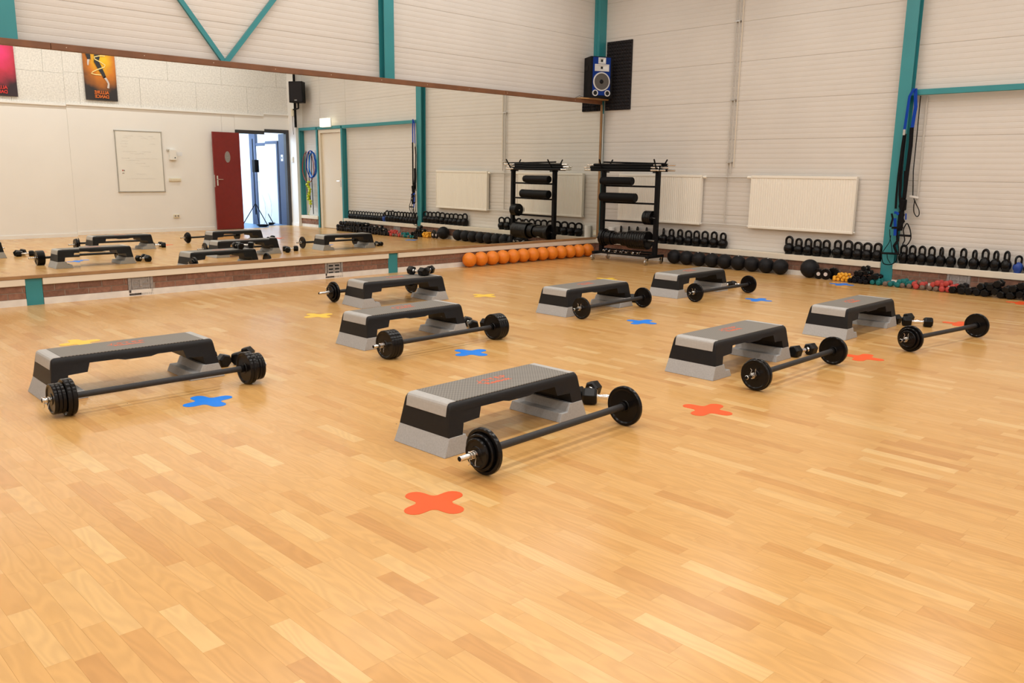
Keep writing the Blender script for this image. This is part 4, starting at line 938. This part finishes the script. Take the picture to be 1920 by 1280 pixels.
# ------------------------------------------------------------------ white wall fittings (all seen in the mirror)
# local frame for things on the white wall: rotated so that local -y points into the room (-x world), local x runs along -y world... 
def wall_thing(name, label, cat, y, z, group=None): return thing(name, label, cat, (XW, y, z), -PI / 2, group)     # local x -> world -y, local y -> world +x
wbd = wall_thing('whiteboard', 'upright whiteboard with faint notes on the white wall, seen in the mirror', 'whiteboard', -3.315, .86)
MB().box(-.47, -.018, .015, .47, -.002, 1.255).build('writing_surface', 'board', wbd)
m_ = MB(); m_.box(-.485, -.024, 0, .485, -.002, .018); m_.box(-.485, -.024, 1.252, .485, -.002, 1.27); m_.box(-.485, -.024, .018, -.47, -.002, 1.252); m_.box(.47, -.024, .018, .485, -.002, 1.252); m_.build('frame', 'alu', wbd)
for sx in (-1, 1):
    for z in (0, 1.25): MB().box(sx * .475 - .02, -.027, z - .002, sx * .475 + .02, -.003, z + .024).build('corner_piece', 'alu', wbd, bevel=0.003)
sc = MB()
for row, (z, segs_) in enumerate(((1.16, ((-.3, -.1), (.0, .12), (.2, .32))), (1.12, ((-.32, -.15), (.05, .2), (.24, .36))), (1.05, ((-.36, -.2),)), (1.0, ((-.38, -.22), (.22, .36))), (.94, ((-.36, -.24),)), (.84, ((-.34, -.05), (.05, .25))), (.80, ((-.2, .1),)), (.70, ((-.38, -.2), (-.1, .2), (.26, .38))), (.66, ((-.3, .0),)), (.60, ((-.1, .12),)), (.54, ((.0, .2),)), (.38, ((-.1, .1),)), (.28, ((-.3, .3),)))):
    for a, b in segs_:
        pts = []; xx_ = -a; n = int(abs(b - a) / .012)
        for k in range(n): pts.append((-a - (b - a) * k / n, -.0188, z + random.uniform(-.011, .011)))
        if len(pts) > 2: sc.tube(pts, .0016, 4)
sc.build('faint_handwriting', 'scribble', wbd)['kind'] = 'stuff'
MB().box(.36, -.025, .44, .385, -.018, .46).build('magnet', 'red_db', wbd); MB().box(.335, -.025, .44, .35, -.018, .455).build('magnet', 'black_ball', wbd); MB().box(.345, -.022, .385, .385, -.018, .40).build('magnet', 'vent', wbd)
def poster(y, z0, wd, ht, m, col, label, leg):
    t = wall_thing('banner_poster', label, 'poster', y, z0, 'dance banners on the white wall')
    n = 14; v = []; f_ = []
    for k in range(n + 1):
        zz = ht * k / n; yy = -.012 - .010 * math.sin(k / n * 3.0) - (.02 * (1 - k / n) ** 3)
        for sx in (-1, 1): v.append((sx * wd / 2, yy, zz))
    for k in range(n): f_.append((2 * k, 2 * k + 1, 2 * k + 3, 2 * k + 2))
    v2 = [(a, b + .003, c) for a, b, c in v]; N = len(v)
    q = MB(); q.add(v + v2, f_ + [tuple(i + N for i in reversed(g)) for g in f_] + [(0, N, N + 1, 1)] + [(2 * k, 2 * k + 2, N + 2 * k + 2, N + 2 * k) for k in range(n)] + [(2 * k + 1, N + 2 * k + 1, N + 2 * k + 3, 2 * k + 3) for k in range(n)])
    o = q.build('printed_sheet', m, t)
    # shader space: object coords (x along wall, z up); poster_mat reads (y, z) -> use a rotated copy of coordinates
    for body, zz in (('ALLURE', .155), ('DANCE', .075)):
        text_mesh('poster_lettering', body, .088, col, t, Matrix.Translation((-.0, -.041 if zz > .1 else -.0415, zz)) @ Matrix.Rotation(PI / 2, 4, 'X') @ Matrix.Scale(.92, 4, (1, 0, 0)), .002, .001)
    if leg:
        def limb(pts, rad, mm, nm):
            q = MB(); vs_ = []; 
            P = [Vector((p[0], -.036, p[1])) for p in pts]
            for i, p in enumerate(P):
                d = (P[min(i + 1, len(P) - 1)] - P[max(i - 1, 0)]).normalized(); s_ = Vector((d.z, 0, -d.x)) * rad[i]; vs_ += [p + s_, p - s_]
            q.add(vs_, [(2 * i, 2 * i + 1, 2 * i + 3, 2 * i + 2) for i in range(len(P) - 1)]); q.build(nm, mm, t)
        limb([(.03, .93), (.035, .84), (.055, .76), (-.01, .62), (-.06, .52), (-.085, .45)], [.055, .05, .048, .042, .034, .028], 'print_black', 'printed_figure')
        limb([(-.08, .47), (-.125, .40), (-.15, .34), (-.135, .25)], [.024, .02, .018, .022], 'print_pale', 'printed_figure')
        limb([(.22, .95), (.20, .86), (.19, .79)], [.045, .042, .03], 'print_black', 'printed_figure')
        limb([(.20, .80), (.215, .73), (.22, .67)], [.022, .018, .01], 'print_pale', 'printed_figure')
        q = MB(); q.tube([(-.12 + .0, -.037, .88), (.0, -.037, .87), (.09, -.037, .84), (.08, -.037, .80), (-.03, -.037, .75), (-.11, -.037, .70), (-.09, -.037, .66), (.05, -.037, .60), (.14, -.037, .55), (.17, -.037, .52), (.10, -.037, .50), (-.02, -.037, .50)], 0, 6, flat=(.009, .0006)); q.build('printed_swirl', 'glowline', t)
    return t
poster(-3.985, 2.70, .62, 1.25, 'poster1', 'print_orange', 'yellow and orange dance banner with a leaping leg and the word DANCE, in the mirror', True)
pp2 = poster(-5.80, 2.70, .62, 1.25, 'poster2', 'print_red', 'pink and red dance banner cut by the left edge of the picture, in the mirror', False)
for nm in ('poster1', 'poster2'):    # remap: use object x instead of y for the glow centre
    nt = M[nm].node_tree
    sp_ = [n for n in nt.nodes if n.type == 'SEPXYZ'][0]; cb_ = [n for n in nt.nodes if n.type == 'COMBXYZ'][0]
    nt.links.new(sp_.outputs[0], cb_.inputs[0])
    sb = [n for n in nt.nodes if n.type == 'VECT_MATH' and n.operation == 'SUBTRACT'][0]; sb.inputs[1].default_value = (-.05, .82, 0)
ph = wall_thing('wall_thermostat', 'small white wall box with dark button right of the whiteboard, in the mirror', 'thermostat', -2.62, 1.58)
MB().box(-.075, -.07, -.04, .075, -.001, .18).build('box_body', 'white', ph, bevel=0.006); m_ = MB(); m_.lathe([(.013, 0), (.013, .006), (0, .008)], (-.035, -.07, .01), (0, -1, 0), 12); m_.build('button', 'dark', ph)
MB().box(.06, -.05, .16, .12, -.01, .19).build('bracket', 'pipe', ph)
pn = wall_thing('paper_note', 'small pale blue paper note beside the white wall box, in the mirror', 'note', -2.46, 1.63)
MB().box(-.065, -.003, 0, .065, -.0005, .08).build('sheet', 'white_door', pn)
so = wall_thing('power_strip', 'row of ivory sockets below the wall box, in the mirror', 'socket', -2.60, 1.09)
MB().box(-.13, -.035, 0, .13, -.001, .06).build('housing', 'ivory', so, bevel=0.004)
for k in range(4): q = MB(); q.lathe([(.020, 0), (.020, .002), (.016, .002)], (-.09 + k * .06, -.035, .03), (0, -1, 0), 14); q.build('outlet', 'sill', so)
so = wall_thing('wall_socket', 'ivory double socket low on the white wall, in the mirror', 'socket', -2.62, .30)
MB().box(-.065, -.035, 0, .065, -.001, .07).build('housing', 'ivory', so, bevel=0.004)
for sx in (-.03, .03): q = MB(); q.lathe([(.020, 0), (.020, .002), (.014, .001)], (sx, -.035, .036), (0, -1, 0), 14); q.build('outlet', 'vent', so)
sw = thing('light_switch', 'white light switch on the wall beside the dark door frame, in the mirror', 'switch', (9.68, .06, 1.50))
MB().box(-.035, -.03, 0, .035, -.001, .13).build('switch_plate', 'white', sw, bevel=0.005); MB().box(-.02, -.034, .04, .02, -.03, .09).build('rocker', 'ivory', sw)

# door 1: charcoal frame, open red leaf, corridor beyond
d1 = struct('door_1')
m_ = MB(); m_.box(XW - .015, DY0 - .08, DZ, XW + .10, DY1 + .08, DZ + .078); m_.box(XW - .015, DY0 - .08, 0, XW + .10, DY0, DZ); m_.box(XW - .015, DY1, 0, XW + .10, DY1 + .08, DZ); m_.build('frame', 'frame_dark', d1)
rd = thing('red_door_leaf', 'dark red door leaf with oval window folded back against the white wall, in the mirror', 'door', (XW - .025, DY0 - .015, .012), math.radians(-6))
m_ = MB(); m_.box(-.04, -.675, 0, 0, 0, 2.165); m_.build('leaf', 'red_door', rd, bevel=0.003)
m_ = MB(); m_.lathe([(.001, 0), (1, .0), (1, .004), (.86, .006), (.86, .001), (.001, .001)], (0, 0, 0), (-1, 0, 0), 28)
m_.v = [(v[0] - .0405, v[1] * .068 - .33, v[2] * .125 + 1.62) for v in m_.v]; m_.build('oval_window', 'vent', rd, smooth=40)
m_ = MB(); m_.box(-.048, -.635, .98, -.040, -.60, 1.20); m_.cyl((-.04, -.618, 1.12), (-.085, -.618, 1.12), .009, 10); m_.cyl((-.085, -.625, 1.12), (-.085, -.50, 1.12), .009, 10); m_.build('door_handle', 'chrome', rd, smooth=40)
MB().box(-.044, -.6751, .95, -.002, -.6745, 1.22).build('lock_plate', 'steel', rd)
for z in (.25, 1.9): MB().cyl((-.02, .004, z), (-.02, .004, z + .09), .008, 8).build('hinge', 'steel', rd)
# corridor room
cw = struct('wall_corridor')
m_ = MB(); m_.box(XW + .12, DY1 + .14, 0, XW + 3.3, DY1 + .24, 2.7); m_.box(XW + 3.2, -4.0, 0, XW + 3.3, DY1 + .14, 2.7); m_.box(XW + .12, -4.1, 0, XW + 3.3, -4.0, 2.7); m_.box(XW + .12, -4.0, 2.7, XW + 3.3, DY1 + .24, 2.8)
m_.build('panel', 'corridor', cw)
MB().box(XW + .1, -4.0, -.06, XW + 3.3, DY1 + .24, 0.001).build('lino', 'blue_floor', cw)
sl = thing('slate_panel', 'slate blue panel with a small white sign inside the doorway, in the mirror', 'panel', (XW + .13, DY1 + .035, 0))
MB().box(0, 0, 0.002, .30, .04, DZ).build('panel_leaf', 'slate', sl)
sg = MB().box(.10, -.003, 1.53, .20, 0, 1.68).build('small_sign', 'white', sl); m_ = MB(); m_.lathe([(.03, 0), (.03, .001), (.018, .001)], (.15, -.003, 1.605), (0, -1, 0), 16); m_.build('sign_mark', 'slate', sl)
d2 = thing('white_door_leaf', 'white corridor door with slate frame seen through the doorway in the mirror', 'door', (10.44, DY1 + .118, 0))
MB().box(0.06, -.02, 0.004, .79, .018, 1.95).build('leaf', 'white_door', d2)
m_ = MB(); m_.box(.0, -.04, .002, .06, .018, 2.02); m_.box(.79, -.05, .002, 1.10, .018, 2.60); m_.box(.06, -.04, 1.955, .79, .018, 2.02); m_.build('frame', 'slate', d2)
m_ = MB(); m_.box(.70, -.028, .95, .73, -.02, 1.15); m_.cyl((.715, -.02, 1.08), (.715, -.06, 1.08), .008, 8); m_.cyl((.715, -.06, 1.08), (.60, -.06, 1.08), .008, 8); m_.build('door_handle', 'chrome', d2)
tp = thing('tripod_stand', 'black tripod stand with a hanging box inside the corridor, in the mirror', 'tripod', (10.72, -.28, 0))
m_ = MB(); m_.cyl((0, 0, .28), (0, 0, 2.1), .012, 10); m_.build('pole', 'matt_black', tp)
for k in range(3):
    a = k * 2.094 + .75; q = MB(); q.cyl((0, 0, .55), (.42 * math.cos(a), .42 * math.sin(a) * .8, .012), .011, 8); q.build('leg', 'matt_black', tp)
MB().box(-.17, -.05, 1.30, -.02, .06, 1.60).build('hanging_box', 'matt_black', tp, bevel=0.01)
cc = MB()
for k in range(5):
    r = .10 + .02 * k; cc.tube([(r * math.cos(a * .5 + k), r * math.sin(a * .5 + k) * .8, .012 + .009 * k) for a in range(13)], .008, 6, closed=False)
o = cc.build('cable_coil', 'matt_black', smooth=60); o.location = (10.25, -.35, 0); tag(o, 'black cable coil on the blue corridor floor, in the mirror', 'cable')
q = MB(); q.tube([(11.0, .05, .75), (10.85, .04, .55), (10.80, .03, .3), (10.85, .0, .03)], .005, 6); tag(q.build('thin_cable', 'pipe', smooth=60), 'thin cable hanging in front of the white corridor door, in the mirror', 'cable')

# wall loudspeaker seen in the mirror
ws = thing('wall_loudspeaker', 'black loudspeaker on a wall bracket high on the white wall, seen in the mirror', 'loudspeaker', (9.22, .0, 2.84), math.radians(-35))
MB().prism([(-.17, -.12), (.17, -.12), (.13, .12), (-.13, .12)], 'z', 0, .47).build('cabinet', 'matt_black', ws, bevel=0.008)
MB().box(-.155, -.126, .02, .155, -.12, .45).build('grille', 'foam', ws); MB().box(-.03, -.128, .045, .03, -.126, .06).build('badge', 'steel', ws)
MB().cyl((0, 0, -.12), (0, 0, 0), .018, 10).build('pole', 'matt_black', ws); MB().tube([(0, 0, -.12), (.08, .06, -.13), (.19, .12, -.14)], .016, 8).build('bracket_arm', 'matt_black', ws)
jb = thing('junction_box', 'small ivory cable box below the wall loudspeaker, in the mirror', 'junction box', (9.57, .06, 2.56))
MB().box(-.035, -.045, 0, .035, -.001, .17).build('housing', 'ivory', jb, bevel=0.005); MB().tube([(0, -.03, 0), (-.01, -.035, -.2), (0, -.02, -.42)], .005, 6).build('cable', 'matt_black', jb)
tag(MB().box(9.43, .02, 2.30, 9.475, .058, ZC - .01).build('speaker_mast', 'matt_black'), 'black upright mast in the corner behind the wall loudspeaker, in the mirror', 'pole')

# door 2: cream door between teal posts
dd = struct('door_2')
m_ = MB(); m_.box(7.661, YD + .03, 0, 7.74, YD + .10, 2.22); m_.box(8.58, YD + .03, 0, 8.659, YD + .10, 2.22); m_.box(7.74, YD + .03, 2.15, 8.58, YD + .10, 2.22); m_.build('frame', 'sill', dd)
MB().box(7.745, YD + .075, .01, 8.575, YD + .11, 2.148).build('leaf', 'cream_door', dd); MB().box(7.661, YD + .095, 0, 8.659, YW, 2.226).build('reveal', 'cream_door', dd)
m_ = MB(); m_.box(7.79, YD + .068, .95, 7.82, YD + .075, 1.15); m_.cyl((7.805, YD + .07, 1.08), (7.805, YD + .03, 1.08), .008, 8); m_.cyl((7.805, YD + .03, 1.08), (7.91, YD + .03, 1.08), .008, 8); m_.build('door_handle', 'chrome', dd)
ex = thing('exit_light', 'lit white emergency light box above the cream door, seen in the mirror', 'lamp', (8.2, YD - .001, 2.27))
MB().box(-.18, -.09, 0, .18, 0, .19).build('diffuser', 'exit', ex, bevel=0.012); MB().box(-.185, -.02, -.004, .185, .0, .196).build('back_plate', 'white', ex)

# resistance bands on hooks
hk = thing('hook_rail', 'white hook rail holding exercise bands beside the cream door, in the mirror', 'hook rail', (9.05, YW, 1.74))
MB().box(-.28, -.018, -.02, .28, -.003, .02).build('rail', 'white', hk)
for sx in (-.2, 0, .2): q = MB(); q.tube([(sx, -.018, 0), (sx, -.07, -.005), (sx, -.08, .03)], .006, 6); q.build('hook', 'steel', hk)
def loop(name, m, cx, cz, rx, rz_, r, y, label, col='band'):
    q = MB(); q.tube([(cx + rx * math.cos(a * PI / 12) * (1 + .04 * math.sin(3 * a)), y + .006 * math.sin(a), cz + rz_ * math.sin(a * PI / 12)) for a in range(24)], r, 6, closed=True)
    tag(q.build(name, m, smooth=60), label, col)
loop('exercise_band', 'pinkred', 9.20, 1.38, .26, .36, .009, YW - .07, 'red tube exercise band hanging in a big loop, in the mirror')
loop('exercise_band', 'blue_mark', 8.92, 1.44, .17, .28, .015, YW - .105, 'inner blue tube exercise band loop, in the mirror')
loop('exercise_band', 'blue_strap', 8.94, 1.45, .20, .31, .012, YW - .14, 'outer blue tube exercise band loop, in the mirror')
for k, (x, z0, m) in enumerate(((9.12, .45, 'strap'), (8.98, .30, 'strap'), (9.2, .62, 'strap'))):
    q = MB(); q.tube([(x, YW - .08 - .016 * k, 1.75), (x + .02, YW - .085 - .016 * k, 1.2), (x - .02, YW - .09 - .016 * k, z0)], 0, 8, flat=(.019, .003)); tag(q.build('hanging_strap', m, smooth=60), ['black strap hanging straight below the middle hook, in the mirror', 'longest black strap hanging near the teal post, in the mirror', 'shortest black strap hanging left of the lime rope, in the mirror'][k], 'strap')
q = MB()
for k in range(10):
    z = 1.02 - k * .055; q.lathe([(.014, 0), (.040, .014), (.040, .040), (.014, .054)], (9.10 + .05 * math.sin(k * 1.3), YW - .13, z), (math.sin(k * 2), .2, 1), 8)
q.tube([(9.10 + .05 * math.sin(k * 1.3), YW - .13, 1.0 - k * .065) for k in range(13)], .005, 6)
tag(q.build('beaded_rope', 'lime', smooth=40), 'lime green beaded rope hanging in a knot, in the mirror', 'rope')
